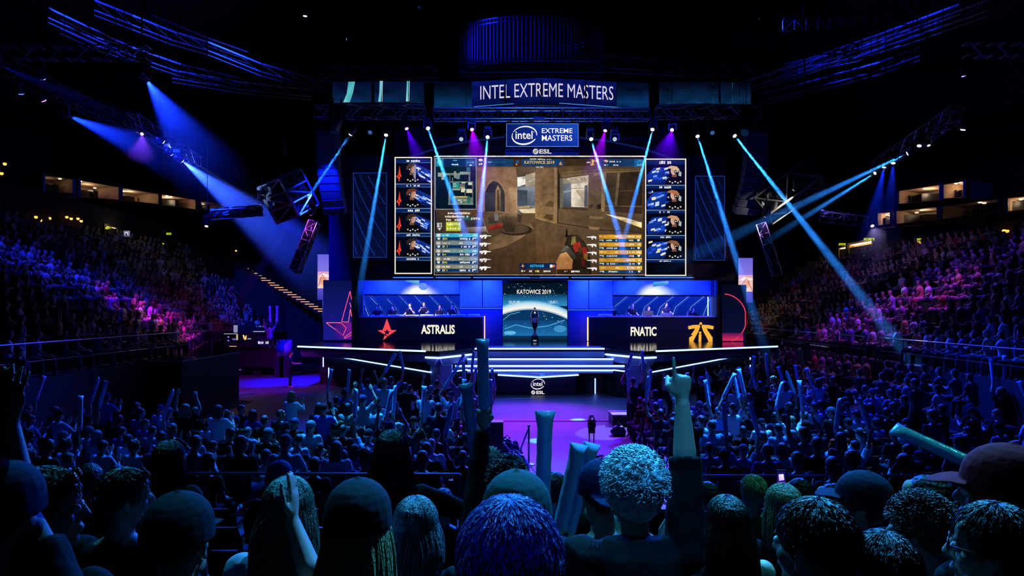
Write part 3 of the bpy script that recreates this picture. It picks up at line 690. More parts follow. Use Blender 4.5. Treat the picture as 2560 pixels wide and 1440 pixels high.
# first person arm, glove and weapon
P4([(360,935),(460,930),(540,1010),(600,1140),(620,1385),(420,1385),(400,1180),(320,1040)],['#2c2418','#3c3020','#1e1a14','#2a2018','#1a1612','#140f0c','#241c14','#201a12'])
for q,c in ((((400,960),(440,950),(450,1040),(390,1050)),'#7a6a34'),(((420,1030),(490,1010),(505,1100),(440,1130),(415,1080)),'#a82c22'),(((505,1080),(560,1070),(580,1160),(530,1190)),'#8a241c'),(((470,1060),(510,1090),(500,1150),(470,1120)),'#4a3a1c'),(((540,1140),(580,1150),(575,1230),(530,1200)),'#7a5a24'),(((500,1180),(540,1200),(560,1300),(510,1280)),'#541a14')): P4(q,c)
P4([(335,880),(350,872),(356,960),(330,965)],'#14120e')
P4([(215,1260),(270,1145),(330,1120),(415,1210),(395,1330),(380,1388),(225,1388)],['#b87848','#c88a54','#d89a60','#c88650','#a86a3c','#8a5630','#9a6236'])
P4([(270,1150),(300,1090),(345,1055),(385,1085),(445,1180),(420,1230),(340,1125)],['#565048','#6a645a','#77706a','#4a443c','#3a342e','#2c2824','#4a443c'])
p.line([Z4(270,1145),Z4(335,1115),Z4(420,1220)],1.6,'#26221e')
# heads-up display: map inset, top bars, scoreboards
R3(585,85,1040,170,'#0c2c66'); R3(590,85,675,168,'#1f86ae'); R3(920,90,1036,168,'#14508c'); p.disc(*Z3(630,122),6,5,'#7fd0ea'); p.disc(*Z3(626,124),3,3,'#1f86ae')
p.glyphs(*Z3(780,95),*Z3(825,110),'#48b8e0',31); p.glyphs(*Z3(765,140),*Z3(840,158),'#d8f0ff',32); p.glyphs(*Z3(940,115),*Z3(1015,132),'#58d0d8',33); P3([(960,150),(995,150),(985,164),(970,164)],'#c8e8f4')
R3(585,172,1038,650,['#06202e','#041420'])
g='#8c9490'
for (x0,y0,x1,y1,c) in ((610,240,690,285,g),(650,280,680,320,'#9a9a8c'),(680,245,860,270,'#77807c'),(790,225,815,300,g),(815,262,855,312,'#6a8480'),(855,230,975,262,g),(955,230,972,335,'#77807c'),(930,180,972,225,'#1a6a78'),(740,265,750,600,'#5c6664'),(770,300,778,345,g),(775,345,850,430,'#2a8078'),(750,340,1005,352,'#77807c'),(855,365,915,420,'#5a6a6a'),(860,402,910,414,'#d89040'),(875,345,920,360,'#d8d8c4'),(870,420,920,460,'#c8c8a4'),(950,350,992,380,'#c8ccb4'),(930,425,1000,468,'#d8d4b0'),(995,352,1006,600,'#5c6664'),(730,455,745,600,'#77807c'),(750,500,785,585,'#1c4c8a'),(785,505,940,520,'#c8b060'),(785,520,940,590,'#5c7a6c'),(940,505,970,590,'#227068'),(970,520,1006,592,'#6a7472'),(725,590,1008,600,'#8c9490'),(835,545,880,553,'#f0f0e0'),(895,545,935,553,'#e8c0b0'),(770,420,860,440,g),(910,440,922,500,'#5c6664'),(780,365,815,372,'#e8f4e8'),(780,390,820,396,'#e8f4e8')): R3(x0,y0,x1,y1,c)
P3([(862,566),(882,566),(872,586)],'#f4f4f0')
p.frame(*Z3(582,80),*Z3(1041,653),.9,'#c8dce8')
R3(1045,90,1455,170,'#173c66'); R3(1455,85,1545,170,'#43261c'); R3(1545,88,1800,170,'#1c3f6a'); R4(0,88,305,172,'#1c3f6a'); p.glyphs(*Z3(1130,116),*Z3(1215,134),'#7fa8d8',40); p.glyphs(*Z3(1225,116),*Z3(1380,142),'#24508a',41)
P3([(1065,95),(1085,85),(1110,92),(1115,115),(1075,118)],'#e8d8d0'); p.disc(*Z3(1078,150),2.5,2.5,'#d8c890'); p.disc(*Z3(1100,145),2,2.5,'#e8e0c8'); p.disc(*Z3(1500,125),5,4.5,'#1c4c8a'); p.disc(*Z3(1490,152),2,2,'#d8b050')
p.text('KATOWICE 2019',*Z3(1578,112),*Z4(203,146),'#f0c468',.02)
p.glyphs(*Z3(1640,85),*Z3(1790,98),'#f0e0c0',42); p.glyphs(*Z4(30,90),*Z4(170,102),'#f0e0c0',43); p.glyphs(*Z4(0,174),*Z4(78,190),'#e8e0d0',44); P4([(255,158),(262,130),(275,118),(282,140),(295,158)],'#d89a78')
R4(305,92,600,170,'#3a2c1e'); R4(700,92,1095,178,'#17395f'); R4(1095,95,1205,180,'#155a96'); p.glyphs(*Z4(820,112),*Z4(945,132),'#e8f0f4',45); p.glyphs(*Z4(860,150),*Z4(940,172),'#e8f0f4',46); p.glyphs(*Z4(565,122),*Z4(610,140),'#e8e0d0',47)
P4([(620,100),(635,95),(645,110),(640,150),(655,160),(610,165),(600,155),(622,145)],'#e8b040'); P4([(640,105),(685,112),(682,124),(642,122)],'#c89a50'); P4([(750,112),(780,100),(810,118),(780,132)],'#f0b088'); p.glyphs(*Z4(757,152),*Z4(800,168),'#f0e8e0',48)
p.line([Z4(1122,130),Z4(1160,105),Z4(1192,130)],.9,'#58b8e8'); p.line([Z4(1122,160),Z4(1192,160)],.9,'#d8eef8'); p.line([Z4(1135,135),Z4(1135,155)],.9,'#58b8e8'); p.line([Z4(1160,130),Z4(1160,155)],.9,'#58b8e8'); p.line([Z4(1182,135),Z4(1182,155)],.9,'#58b8e8')
for k in range(5):
    y=925+k*88.5; a=('#2a9ec4','#8a8478','#8a7a64','#8a7a5c','#9a8250')[k]; c_=('#48c4dc','#7a94a0','#4ab0b8','#8a9a9c','#8a9490')[k]
    p.hrect(*Z3(588,y),*Z3(1060,y+40),a,c_); R3(588,y+42,1060,y+75,['#0a3a6a','#082c58'])
    p.disc(*Z3(622,y+20),5,4,'#d8d4c4'); p.glyphs(*Z3(668,y+10),*Z3(750,y+28),'#f0f0ec',50+k); p.glyphs(*Z3(850,y+12),*Z3(890,y+27),'#f0f0ec',60+k); p.glyphs(*Z3(1000,y+10),*Z3(1042,y+28),'#d8e0e0',65+k)
    P3([(608,y+45),(640,y+45),(640,y+62),(624,y+72),(608,y+62)],'#e8e4dc'); R3(668,y+46,678,y+70,'#e8e8e4'); p.glyphs(*Z3(684,y+46),*Z3(722,y+68),'#c8c43a',70+k); p.glyphs(*Z3(860,y+46),*Z3(975,y+70),'#e0e4e4',75+k)
    P3([(1000,y+46),(1046,y+46),(1046,y+55),(1014,y+58),(1008,y+72),(998,y+72)],'#e8e8e4')
    p.frame(*Z3(587,y-2),*Z3(1061,y+77),.5,'#8fb8c8')
    x=1078; P3([(x,y+18),(x+40,y+16),(x+50,y+12),(x+80,y+14),(x+82,y+20),(x+128,y+22),(x+128,y+30),(x+84,y+32),(x+70,y+58),(x+52,y+56),(x+58,y+36),(x+44,y+36),(x+30,y+56),(x+16,y+54),(x+26,y+36),(x+4,y+46)],'#f0ece8')
    y=938+k*87.5
    p.hrect(*Z4(698,y),*Z4(1172,y+46),'#d09224','#e0a83c'); R4(696,y+49,1172,y+78,['#0a3860','#0a4070']); p.glyphs(*Z4(712,y+12),*Z4(775,y+28),'#f8e4b0',80+k); p.glyphs(*Z4(875,y+14),*Z4(912,y+30),'#fff4dc',85+k); p.glyphs(*Z4(1006,y+12),*Z4(1095,y+32),'#fff4dc',90+k); p.glyphs(*Z4(1115,y+10),*Z4(1162,y+32),'#f4e8c8',95+k)
    P4([(702,y+56),(750,y+54),(750,y+74),(738,y+72),(728,y+63),(702,y+66)],'#e0d8bc'); p.glyphs(*Z4(780,y+54),*Z4(900,y+74),'#d0dce0',100+k); p.glyphs(*Z4(1030,y+54),*Z4(1090,y+74),'#f4ecd8',105+k); P4([(1122,y+52),(1156,y+52),(1150,y+68),(1138,y+76),(1128,y+68)],'#f0ece0')
    x=672; P4([(x,y+22),(x-36,y+14),(x-60,y+18),(x-110,y+22),(x-110,y+30),(x-60,y+34),(x-52,y+54),(x-40,y+54),(x-42,y+36),(x-24,y+38),(x-6,y+56)],'#f0e8ec')
R3(1522,1258,1800,1318,'#0c2450'); R4(0,1258,222,1318,'#0c2450'); R3(1522,1320,1800,1372,'#3a2c24'); R4(0,1320,222,1380,'#3c2a1c'); R4(225,1326,580,1382,'#2e2018')
P3([(1558,1262),(1566,1282),(1585,1286),(1568,1294),(1566,1308),(1552,1298),(1538,1296),(1550,1284)],'#f09040'); p.text('ASTRALIS',*Z3(1636,1274),*Z4(84,1302),'#2fc4ee',.025)
R4(150,1274,208,1308,'#c8343c'); P4([(150,1274),(170,1274),(190,1291),(170,1308),(150,1308)],'#e8e0c8'); R4(185,1280,205,1290,'#5ab848')
p.disc(*Z3(1552,1346),2.6,2.6,'#f4e8d8'); p.disc(*Z3(1578,1346),1.6,1.6,'#f4e8d8'); p.glyphs(*Z3(1630,1335),*Z3(1662,1358),'#f4e8d8',111); p.glyphs(*Z3(1696,1335),*Z3(1742,1360),'#f0d048',112); p.glyphs(*Z4(0,1335),*Z4(36,1360),'#f0d8a0',113); p.glyphs(*Z4(80,1335),*Z4(160,1360),'#f8ece0',114); p.glyphs(*Z4(312,1342),*Z4(340,1356),'#f4e8e0',115); p.glyphs(*Z4(386,1338),*Z4(478,1362),'#f4e8e0',116)
p.frame(1088.5,396,1610,689,.8,'#e8e0d8'); p.hrect(1089,395.5,1345,398.5,'#c8e0f0','#fff0c8'); p.hrect(1345,395.5,1609,398.5,'#f0d890','#f4ece4')
p.build('display',ms,gamemat())
# ---- camera feed columns
def feeds(left,label):
    o=thing('camera_feed_screen',label,'screen',at(1033 if left else 1664,690,YW))
    if left: x0,x1,yt,yb=986.5,1080,392.5,685
    else: x0,x1,yt,yb=1612.5,1715.5,396.5,690
    b=MB(); slab(b,x0-1,yt-1,x1+1,yb+1,YW+.02,.3); b.build('housing',M_blk,o)
    p=Paint(YW,.003); p.rect(x0,yt,x1,yb,'#02040c'); p.frame(x0,yt,x1,yb,2.8,'#f4ecdc'); p.build('screen_border',o)
    ys=[(405,458),(468.5,520),(532,581.5),(592,643)] if left else [(412,462),(472,525.5),(535.5,587),(598,648)]
    hs=[(398.5,407),(461,468),(522,531),(584,591.5),(644,651.5)] if left else [(401,412),(464,473),(526.5,534),(589.5,597),(650,656)]
    xi0,xi1=x0+3,x1-3
    for k,(a,c) in enumerate(ys):
        p=Paint(YW-.012,.003); p.rect(xi0,a,xi1,c,['#030818','#040a22']); W=xi1-xi0; H=c-a; r=random.Random(k+left*9)
        X=lambda t:xi0+W*t; Yy=lambda t:a+H*t
        if left:
            p.poly([(X(.5),Yy(.02)),(X(1),Yy(.42)),(X(1),Yy(.98)),(X(.56),Yy(.75))],['#0c2a7a','#123a9a','#081a50','#0a2268'])
            for j in range(16):
                t=r.random(); u=r.random(); xx=.52+.44*t; yy=.08+.4*t+u*.4; p.poly([(X(xx),Yy(yy)),(X(xx+.1),Yy(yy+.09)),(X(xx+.09),Yy(yy+.16)),(X(xx-.01),Yy(yy+.06))],r.choice(('#dce8ff','#7fa8ff','#2c5ae0','#1c3cb0','#b8ccf8')))
            st_=[(.09,.18),(.12,.55),(.15,.66),(.1,.75),(.085,.95),(.05,.78),(.0,.7),(.06,.58)]
            p.poly([(X(u+.02),Yy(v)) for u,v in st_],'#e8402c'); p.disc(X(.09),Yy(.67),1.6,1.8,'#20060a',6)
            hx=.45; sk='#c89a80'; fd=1
        else:
            p.poly([(X(.0),Yy(.55)),(X(.2),Yy(.15)),(X(.55),Yy(.12)),(X(.5),Yy(.95)),(X(.05),Yy(.98))],['#0a2a8a','#1440b0','#103098','#081c60','#0a2678'])
            for j in range(16):
                xx=r.uniform(.03,.5); yy=r.uniform(.12,.8); p.poly([(X(xx),Yy(yy)),(X(xx+.1),Yy(yy-.05)),(X(xx+.1),Yy(yy+.04)),(X(xx),Yy(yy+.09))],r.choice(('#d0e2ff','#6f9cff','#2450e0','#e8e4c8','#1c3cb0')))
            hx=.7; sk='#d8b098'; fd=-1
        p.poly([(X(hx-.24),Yy(1)),(X(hx-.17),Yy(.7)),(X(hx-.05),Yy(.56)),(X(hx+.12),Yy(.56)),(X(hx+.25),Yy(.72)),(X(hx+.3),Yy(1))],'#08080c')
        for j in range(5): q=hx-.12+.07*j; p.rect(X(q),Yy(.82+.06*(j%2)),X(q+.04),Yy(.88+.06*(j%2)),'#c8ccd8',j==0)
        p.poly([(X(hx-.05),Yy(.62)),(X(hx+.08),Yy(.62)),(X(hx+.07),Yy(.45)),(X(hx-.04),Yy(.45))],'#7a5040')
        p.disc(X(hx+.02+.02*fd),Yy(.32),H*.15,H*.2,[sk if math.cos(2*math.pi*i/12)*fd>-.1 else '#5a3a2c' for i in range(12)],12); p.poly([(X(hx+.03+.16*fd),Yy(.34)),(X(hx+.03+.2*fd),Yy(.42)),(X(hx+.03+.14*fd),Yy(.46))],sk)
        hc=('#4a342c','#6a3426','#3a2820','#2c221c') if left else ('#d8b48a','#b06a44','#c89a70','#8a5a3c')
        p.poly([(X(hx-.12*fd-.02),Yy(.4)),(X(hx-.15*fd),Yy(.25)),(X(hx-.08*fd),Yy(.1)),(X(hx+.06*fd),Yy(.06)),(X(hx+.17*fd),Yy(.14)),(X(hx+.15*fd),Yy(.2)),(X(hx+.04*fd),Yy(.21)),(X(hx-.04*fd),Yy(.36))],hc[k])
        p.disc(X(hx-.05*fd),Yy(.36),H*.06,H*.09,'#10141c'); p.disc(X(hx-.05*fd),Yy(.36),H*.025,H*.04,'#d8e0ec',8)
        if left and k==0: p.poly([(X(hx+.09),Yy(.1)),(X(hx+.14),Yy(.2)),(X(hx+.12),Yy(.9)),(X(hx+.06),Yy(.7))],'#8a90a8')
        if not left: p.poly([(X(hx+.14),Yy(.3)),(X(hx+.2),Yy(.4)),(X(hx+.19),Yy(.6)),(X(hx+.12),Yy(.55))],'#a8b8b0')
        p.build('camera_feed',o)
    for k,(a,c) in enumerate(hs):
        p=Paint(YW-.012,.003); p.rect(xi0,a,xi1,c,['#0a2a6a','#061640']); p.glyphs(xi0+27 if left else xi0+33,a+1.2,xi0+60 if left else xi0+62,c-1.5,'#f0ece4',k+200+left)
        if left: p.hrect(xi0,c-1,xi1,c,'#0a2a80','#5ab0e8')
        if k: p.rect(xi0,a-1.4,xi1,a-.5,'#b8d0f4',False)
        p.build('caption_bar',o)
feeds(True,'tall white edged screen with four webcam views and small red stars')
feeds(False,'tall white edged screen with four webcam views of players without red stars')
# ---- dark line-pattern panels
def linepan(x0,y0,x1,y1,label,flip):
    o=thing('pattern_screen',label,'screen',at((x0+x1)/2,y1,YW)); p=Paint(YW,.004); p.rect(x0,y0,x1,y1,['#03081e','#050e36']); p.frame(x0,y0,x1,y1,1.0,'#1e48b8')
    W=x1-x0; H=y1-y0; N=16
    for k in range(11):
        s=-.75+k*.2; pts=[]
        for i in range(N+1):
            t=i/N; x=.05+ (t**1.5)*.9; y=s+t*.62+.1*t*t
            if flip: pass
            if 0<=y<=1: pts.append((x0+W*min(.97,x),y0+H*y))
        if len(pts)>1: p.line(pts,.9,('#1a48c8','#0e2a80')[k%2])
        p2=[(x+4,y+1) for x,y in pts if x+4<x1-2]
        if len(p2)>1 and k%3==0: p.line(p2,.8,'#0c2270')
    r=random.Random(int(x0))
    for k in range(30):
        x=r.uniform(x0+3,x1-3); y=r.uniform(y0+3,y1-3); p.rect(x,y,x+1.2,y+1,'#18409a',k==0)
    p.build('display',o); b=MB(); slab(b,x0-4,388,x1+4,652,YW+.05,.3); b.build('housing',mat('dark_navy_casing','#0a1024',.5),o)
linepan(883,432,967,644,'dim tall panel with thin blue curved lines beside the red-star webcam screen',False)
linepan(1738,440,1812,651,'dim tall panel with thin blue curved lines beside the screen of players without red stars',True)
# ---- event sign above the game screen
o=thing('event_sign','bright blue illuminated sign with oval mark and words EXTREME MASTERS','sign',at(1355,390,YW-.3))
b=MB(); slab(b,1262,306,1449,391,YW-.28,.35); b.build('housing',M_blk,o)
p=Paint(YW-.3); p.rect(1266,309,1446,367,['#0a1c6a','#1a4ab8','#1236a8','#0a1a58']); p.frame(1266,309,1446,367,1.0,'#7aa4ff'); oval_mark(p,1311,338.5,31,22,'#f4f0f4',3.2)
p.text('EXTREME',1354.5,321,1431,333,'#fff6f2',.008); p.text('MASTERS',1354.5,338,1430.5,352.5,'#fff6f2',.008); round_mark(p,1339,379,7,'#d8d4dc','#0a0c14'); p.text('ESL',1348,373.5,1378.5,384.5,'#d8d4dc',.03)
p.build('display',o,M_scr)
# ---- curved banners on top
def banner(x0,x1,y0,y1,Y,label,pic,bulge):
    o=thing('banner_screen',label,'banner',at((x0+x1)/2,y1,Y)); p=Paint(Y,.004); pic(p)
    for i,(x,y,z) in enumerate(p.mb.v): p.mb.v[i]=(x,y-bulge((x/Y*FP+1280-x0)/(x1-x0)),z)
    p.build('display',o)
    b=MB()
    n=30
    for k in range(n):
        t0=k/n; t1=(k+1)/n; xa=x0+(x1-x0)*t0; xb=x0+(x1-x0)*t1; A=at(xa,y0-1,Y);B=at(xb,y0-1,Y);C=at(xb,y1+1,Y);D=at(xa,y1+1,Y)
        f0=V((0,-bulge(t0)+.03,0)); f1=V((0,-bulge(t1)+.03,0)); b.prism([A+f0,B+f1,C+f1,D+f0],(0,.12,0))
    b.build('backing',M_blk,o); return o
def cols(p,x0,x1,y0,y1,top,bot,n=24,seed=1):
    r=random.Random(seed); p.l+=1
    def mixc(a,b,t): A=lin(a);B=lin(b); return tuple(A[i]*(1-t)+B[i]*t for i in range(3))
    prev=None
    for k in range(n):
        xa=x0+(x1-x0)*k/n; xb=x0+(x1-x0)*(k+1)/n
        for j in range(4):
            ya=y0+(y1-y0)*j/4; yb=y0+(y1-y0)*(j+1)/4
            f=lambda x,y:tuple(c*(.65+.7*noise.noise(V((x*.025,y*.05,seed)))) for c in mixc(top,bot,((y-y0)/(y1-y0))**1.5))
            c=[f(xa,ya),f(xb,ya),f(xb,yb),f(xa,yb)]; c=[tuple(max(0,q) for q in cc) for cc in c]
            P=[at(a,bq,p.Y) for a,bq in ((xa,ya),(xb,ya),(xb,yb),(xa,yb))]; yy=p.Y-p.l*p.st
            p.mb.add([(q.x,yy,q.z) for q in P],[(0,1,2,3)],c)
def pc(p):
    cols(p,1085,1180,208,270,'#03081c','#0c3f72',10,2); cols(p,1180,1540,205,270,'#0a1a78','#08124a',40,5); cols(p,1540,1622,210,270,'#04102c','#0c3f7a',10,7)
    p.text('INTEL EXTREME MASTERS',1201,217,1533,251,'#dcd2e4',-.004)
    for x in (1262,1350,1461): p.rect(x,207,x+3,270,'#03040a',x==1262)
    p.line([(1185,268),(1280,266),(1400,266),(1545,269)],1.2,'#58a8e0')
banner(1085,1622,206,271,33,'long curved top banner screen with white words INTEL EXTREME MASTERS',pc,lambda t:max(0,math.sin(math.pi*min(1,max(0,(t-.1)/.8))))**2*.55)
def plf(p):
    cols(p,830,1060,206,258,'#06103a','#0c2f5c',24,11)
    p.poly([(872,206),(889,206),(884,232),(876,257),(859,257),(868,235)],['#3f9aa8','#58b8c0','#7ad0d0','#4aa8b0','#7ad8d0','#58c0c8'])
    p.poly([(951,205),(958,205),(956,235),(954,257),(947,257),(950,235)],'#6cc4d8'); p.line([(958,205),(957,257)],.8,'#e8d8b8'); p.poly([(1018,204),(1024,204),(1022,255),(1016,255)],['#4ab8d0','#4ab8d0','#58c8d8','#a8e8e8']); p.line([(1024,204),(1023,255)],.8,'#f0e8d0')
    p.rect(930,205,938,258,'#04060c')
banner(828,1060,204,258,33,'shorter top banner screen with three bright curved teal bars',plf,lambda t:0.15*math.sin(math.pi*t))
def prg(p):
    cols(p,1648,1876,207,261,'#04081e','#0e3a66',24,17)
    for x,w_ in ((1750,4),(1780,3),(1828,5)): p.line([(x,208),(x-2,235),(x+1,260)],w_,'#0f4a5c'); p.line([(x-2,208),(x-4,235),(x,260)],1,'#2a8a80')
    for x in (1795,1822,1848): p.line([(x,208),(x+2,260)],5,'#02030a')
banner(1648,1876,206,261,33,'shorter top banner screen, dark with faint green folds',prg,lambda t:0.15*math.sin(math.pi*t)+.05*math.sin(t*40))
# ------------------------------------------------------------------ rigging: trusses, lamps, haze
def truss(name,p0,p1,s,label,cat='truss',m=None,group=None,seg=None,parent=None,up=(0,0,1)):
    p0=V(p0); p1=V(p1); m=m or M_steel; d=(p1-p0); L=d.length; d.normalize(); u=V(up); u=(u-d*u.dot(d)).normalized(); r=d.cross(u)
    o=parent or thing(name,label,cat,(p0+p1)/2,group)
    cs=[u*a*s/2+r*c*s/2 for a,c in ((1,1),(1,-1),(-1,-1),(-1,1))]; t=s*.055
    for c in cs:
        b=MB(); b.tube([p0+c,p1+c],t,6); b.build('chord',m,o)
    n=seg or max(2,int(L/s)); b=MB()
    for k in range(n):
        a=p0+d*L*k/n; e=p0+d*L*(k+1)/n
        for i in range(4):
            c0=cs[i]; c1=cs[(i+1)%4]; b.tube([a+c0,e+c1] if k%2 else [a+c1,e+c0],t*.6,4); b.tube([a+c0,a+c1],t*.6,4)
    for i in range(4): b.tube([p1+cs[i],p1+cs[(i+1)%4]],t*.6,4)
    b.build('bracing',m,o)
    if not parent:
        for t in (.15,.85):
            q=p0.lerp(p1,t); hb=MB(); hb.tube([q+V((0,0,s*.5)),V((q.x,q.y,26.98))],.014,4); hb.build('hoist_chain',M_blk,o)
    return o
YT=32.6
tl=truss('truss',at(790,281,YT),at(1062,281,YT),.55,'box truss under the shorter banner with teal bars')
tc_=truss('truss',at(1085,287,YT),at(1622,287,YT),.5,'longest box truss, under the banner with white words')
trr=truss('truss',at(1640,281,YT),at(1905,281,YT),.55,'box truss under the shorter dark banner with green folds')
for k,(a,c,l) in enumerate((((806,185),(1096,185),'thin dark truss behind and above the banner with teal bars'),((1148,172),(1502,172),'thin dark truss crossing before the slatted drum'),((1500,160),(1880,178),'thin dark truss behind and above the banner with green folds'))):
    truss('truss',at(*a,36),at(*c,36),.6,l,m=M_dark)
truss('truss',at(-30,133,22),at(372,134,22),.4,'level box truss ending above the wide blue spotlight cone')
truss('truss',at(2412,126,22),at(2600,126,22),.4,'short level box truss jutting in at the upper edge of view')
truss('truss',at(325,295,28),at(490,405,33),.5,'slanting truss carrying blue lamps above the dark suites')
truss('truss',at(20,170,22),at(325,318,28),.45,'long dark slanting truss leading up from the truss above the suites',m=M_dark)
truss('truss',at(2395,282,25),at(2190,418,32),.5,'slanting truss carrying a row of white lamps by the bright beams')
for k in range(3):
    a=((1830,95),(1872,112),(1960,60))[k]; c=((2070,95),(2150,118),(2290,40))[k]
    truss('truss',at(*a,34),at(*c,33),.55,('long level roof truss over the dark banner, lowest of three','long level roof truss over the dark banner, middle of three','long level roof truss over the dark banner, highest of three')[(1,0,2)[k]],m=M_dark)
# curved roof ribs
RIBS=[((235,0,34),(330,38,36),(430,78,38),(520,105,40),(650,158,42),(820,208,45)),((120,20,36),(230,72,38),(330,118,40),(450,160,42),(600,195,46)),((150,48,37),(240,92,39),(300,112,40)),((380,38,42),(520,95,43),(620,130,44)),((2470,0,32),(2260,78,36),(2100,125,40),(1990,165,42),(1850,207,45)),((2400,10,33),(2200,85,37),(2040,140,41),(1900,190,44)),((2300,118,40),(2200,155,42),(2000,210,45),(1890,238,47)),((2250,80,38),(2140,122,40),(1960,160,43)),((430,175,43),(600,205,46),(780,225,50))]
lab=('brightest curved roof rib running down to the banner with teal bars','curved roof rib below the brightest one, over the suites','short curved roof rib piece over the level truss','faint curved roof rib above the brightest one','brightest curved roof rib running down to the banner with green folds','curved roof rib just inside the brightest one over the dark banner','lowest curved roof rib over the violet lit terrace','broken curved roof rib among the roof trusses','lowest faint curved roof rib behind the dark rigging')
for rb,l in zip(RIBS,lab):
    o=thing('roof_rib',l,'roof rib',at(*rb[-1])); pts=[at(*q) for q in rb]
    for dz,w_ in ((0,.07),(-.5,.045),(-.75,.03)):
        b=MB(); b.tube([q+V((0,0,dz)) for q in pts],w_,5); b.build('rail',M_steel,o)
    b=MB()
    for q,r in zip(pts,pts[1:]):
        n=max(2,int((r-q).length/1.2))
        for k in range(n): b.tube([q.lerp(r,k/n),q.lerp(r,(k+1)/n)+V((0,0,-.5))],.025,4)
    b.build('bracing',M_steel,o)
# slatted drum above the banners
o=thing('hanging_drum','big dim slatted drum curtain hanging above the word banner','curtain',at(1328,190,42)); b=MB(); c=at(1328,190,42); R_=178*42/FP; zt=at(0,82,42).z
n=56
for k in range(n):
    a=math.pi*(1+k/(n-1)); x=c.x+R_*math.cos(a); y=c.y+R_*.55*math.sin(a)*1.0; b.box((x,y,(zt+c.z)/2),(.07,.07,zt-c.z))
b.build('slat_curtain',mat('drum_slats','#5a6a9a',.6),o)
hb=MB()
for x in (-3,3): hb.tube([(c.x+x,c.y,zt),(c.x+x,c.y,27)],.02,4)
hb.build('hoist_chain',M_blk,o)
for z in (zt,zt-.25,c.z+.2):
    b=MB(); b.torus((c.x,c.y,z),(R_*1.01,0,0),(0,R_*.56,0),.05,40,5); b.build('hoop',M_dark,o)
# dark canopy wedge lit faintly violet over the rig
# ---- line arrays
def line_array(s,label):
    cx=[(822,340)] ; Y=33.0
    o=thing('line_array',label,'loudspeaker',at(822 if s<0 else 1886,335,Y)); n=11
    y=332.0
    for k in range(n):
        t=k/(n-1); bend=max(0,t-.35)/.65; x=(822+bend**1.4*16) if s<0 else (1888-bend**1.4*26); h=18.4
        ang=-math.radians(22*bend**1.3)     # tilts to face down
        P=at(x,y+h/2,Y); P=P+V((0,-bend*bend*.0,0)); rot=Matrix.Rotation(math.radians((-3 if s<0 else 5)*bend),3,'Y')@Matrix.Rotation(-ang,3,'X')
        b=MB(); b.box(P,(1.02,.6,.335),rot)
        f=rot@V((0,-1,0)); 
        cab=b.build('speaker_cabinet',mat('speaker_paint','#3a4668',.5),o)
        g=MB(); g.box(P+f*.305,(.9,.02,.27),rot); g.build('grille',mat('speaker_grille','#2a3860',.6,bump=.6,bscale=90),cab)
        y+=h
    b=MB(); A=at(822 if s<0 else 1888,326,Y)
    for dx in (-.4,.4): b.tube([A+V((dx,.1,0)),A+V((dx,.1,6))],.02,4)
    b.box(A,(1.05,.5,.12)); b.build('hanging_frame',M_dark,o)
line_array(-1,'hanging curved column of loudspeakers beside the red-star line panel'); line_array(1,'hanging curved column of loudspeakers beyond the gold-emblem line panel')
# ---- moving head lamps
def lampmesh():
    b=MB(); b.span((-.17,-.13,-.16),(.17,.13,0)); 
    for x in (-.1,.1): b.tube([(x,0,0),(x,0,.14),(x,.05,.2)],.02,5)
    base=b.mesh('lamp_base',M_blk)
    b=MB(); b.span((-.15,-.05,-.22),(.15,.05,-.16)); b.span((-.21,-.06,-.52),(-.16,.06,-.17)); b.span((.16,-.06,-.52),(.21,.06,-.17)); yoke=b.mesh('lamp_yoke',M_dark)
    b=MB(); b.lathe([(.06,.2),(.12,.17),(.14,.05),(.125,-.06),(.115,-.18),(.12,-.24),(.1,-.25)],(0,0,0),16); head=b.mesh('lamp_head',M_dark,True)
    b=MB(); b.lathe([(.085,-.252),(.095,-.27),(.06,-.285)],(0,0,0),16); lens=b.mesh('lamp_lens',glow('lens_dark','#101830',1,False))
    return base,yoke,head,lens
LB,LY,LH,LL=lampmesh()
LBOX=None
HAZE=[0]
EK=1.0
def y_top(px,py): return not isinstance(px,Vector) and 300<py<360 and 780<px<1910
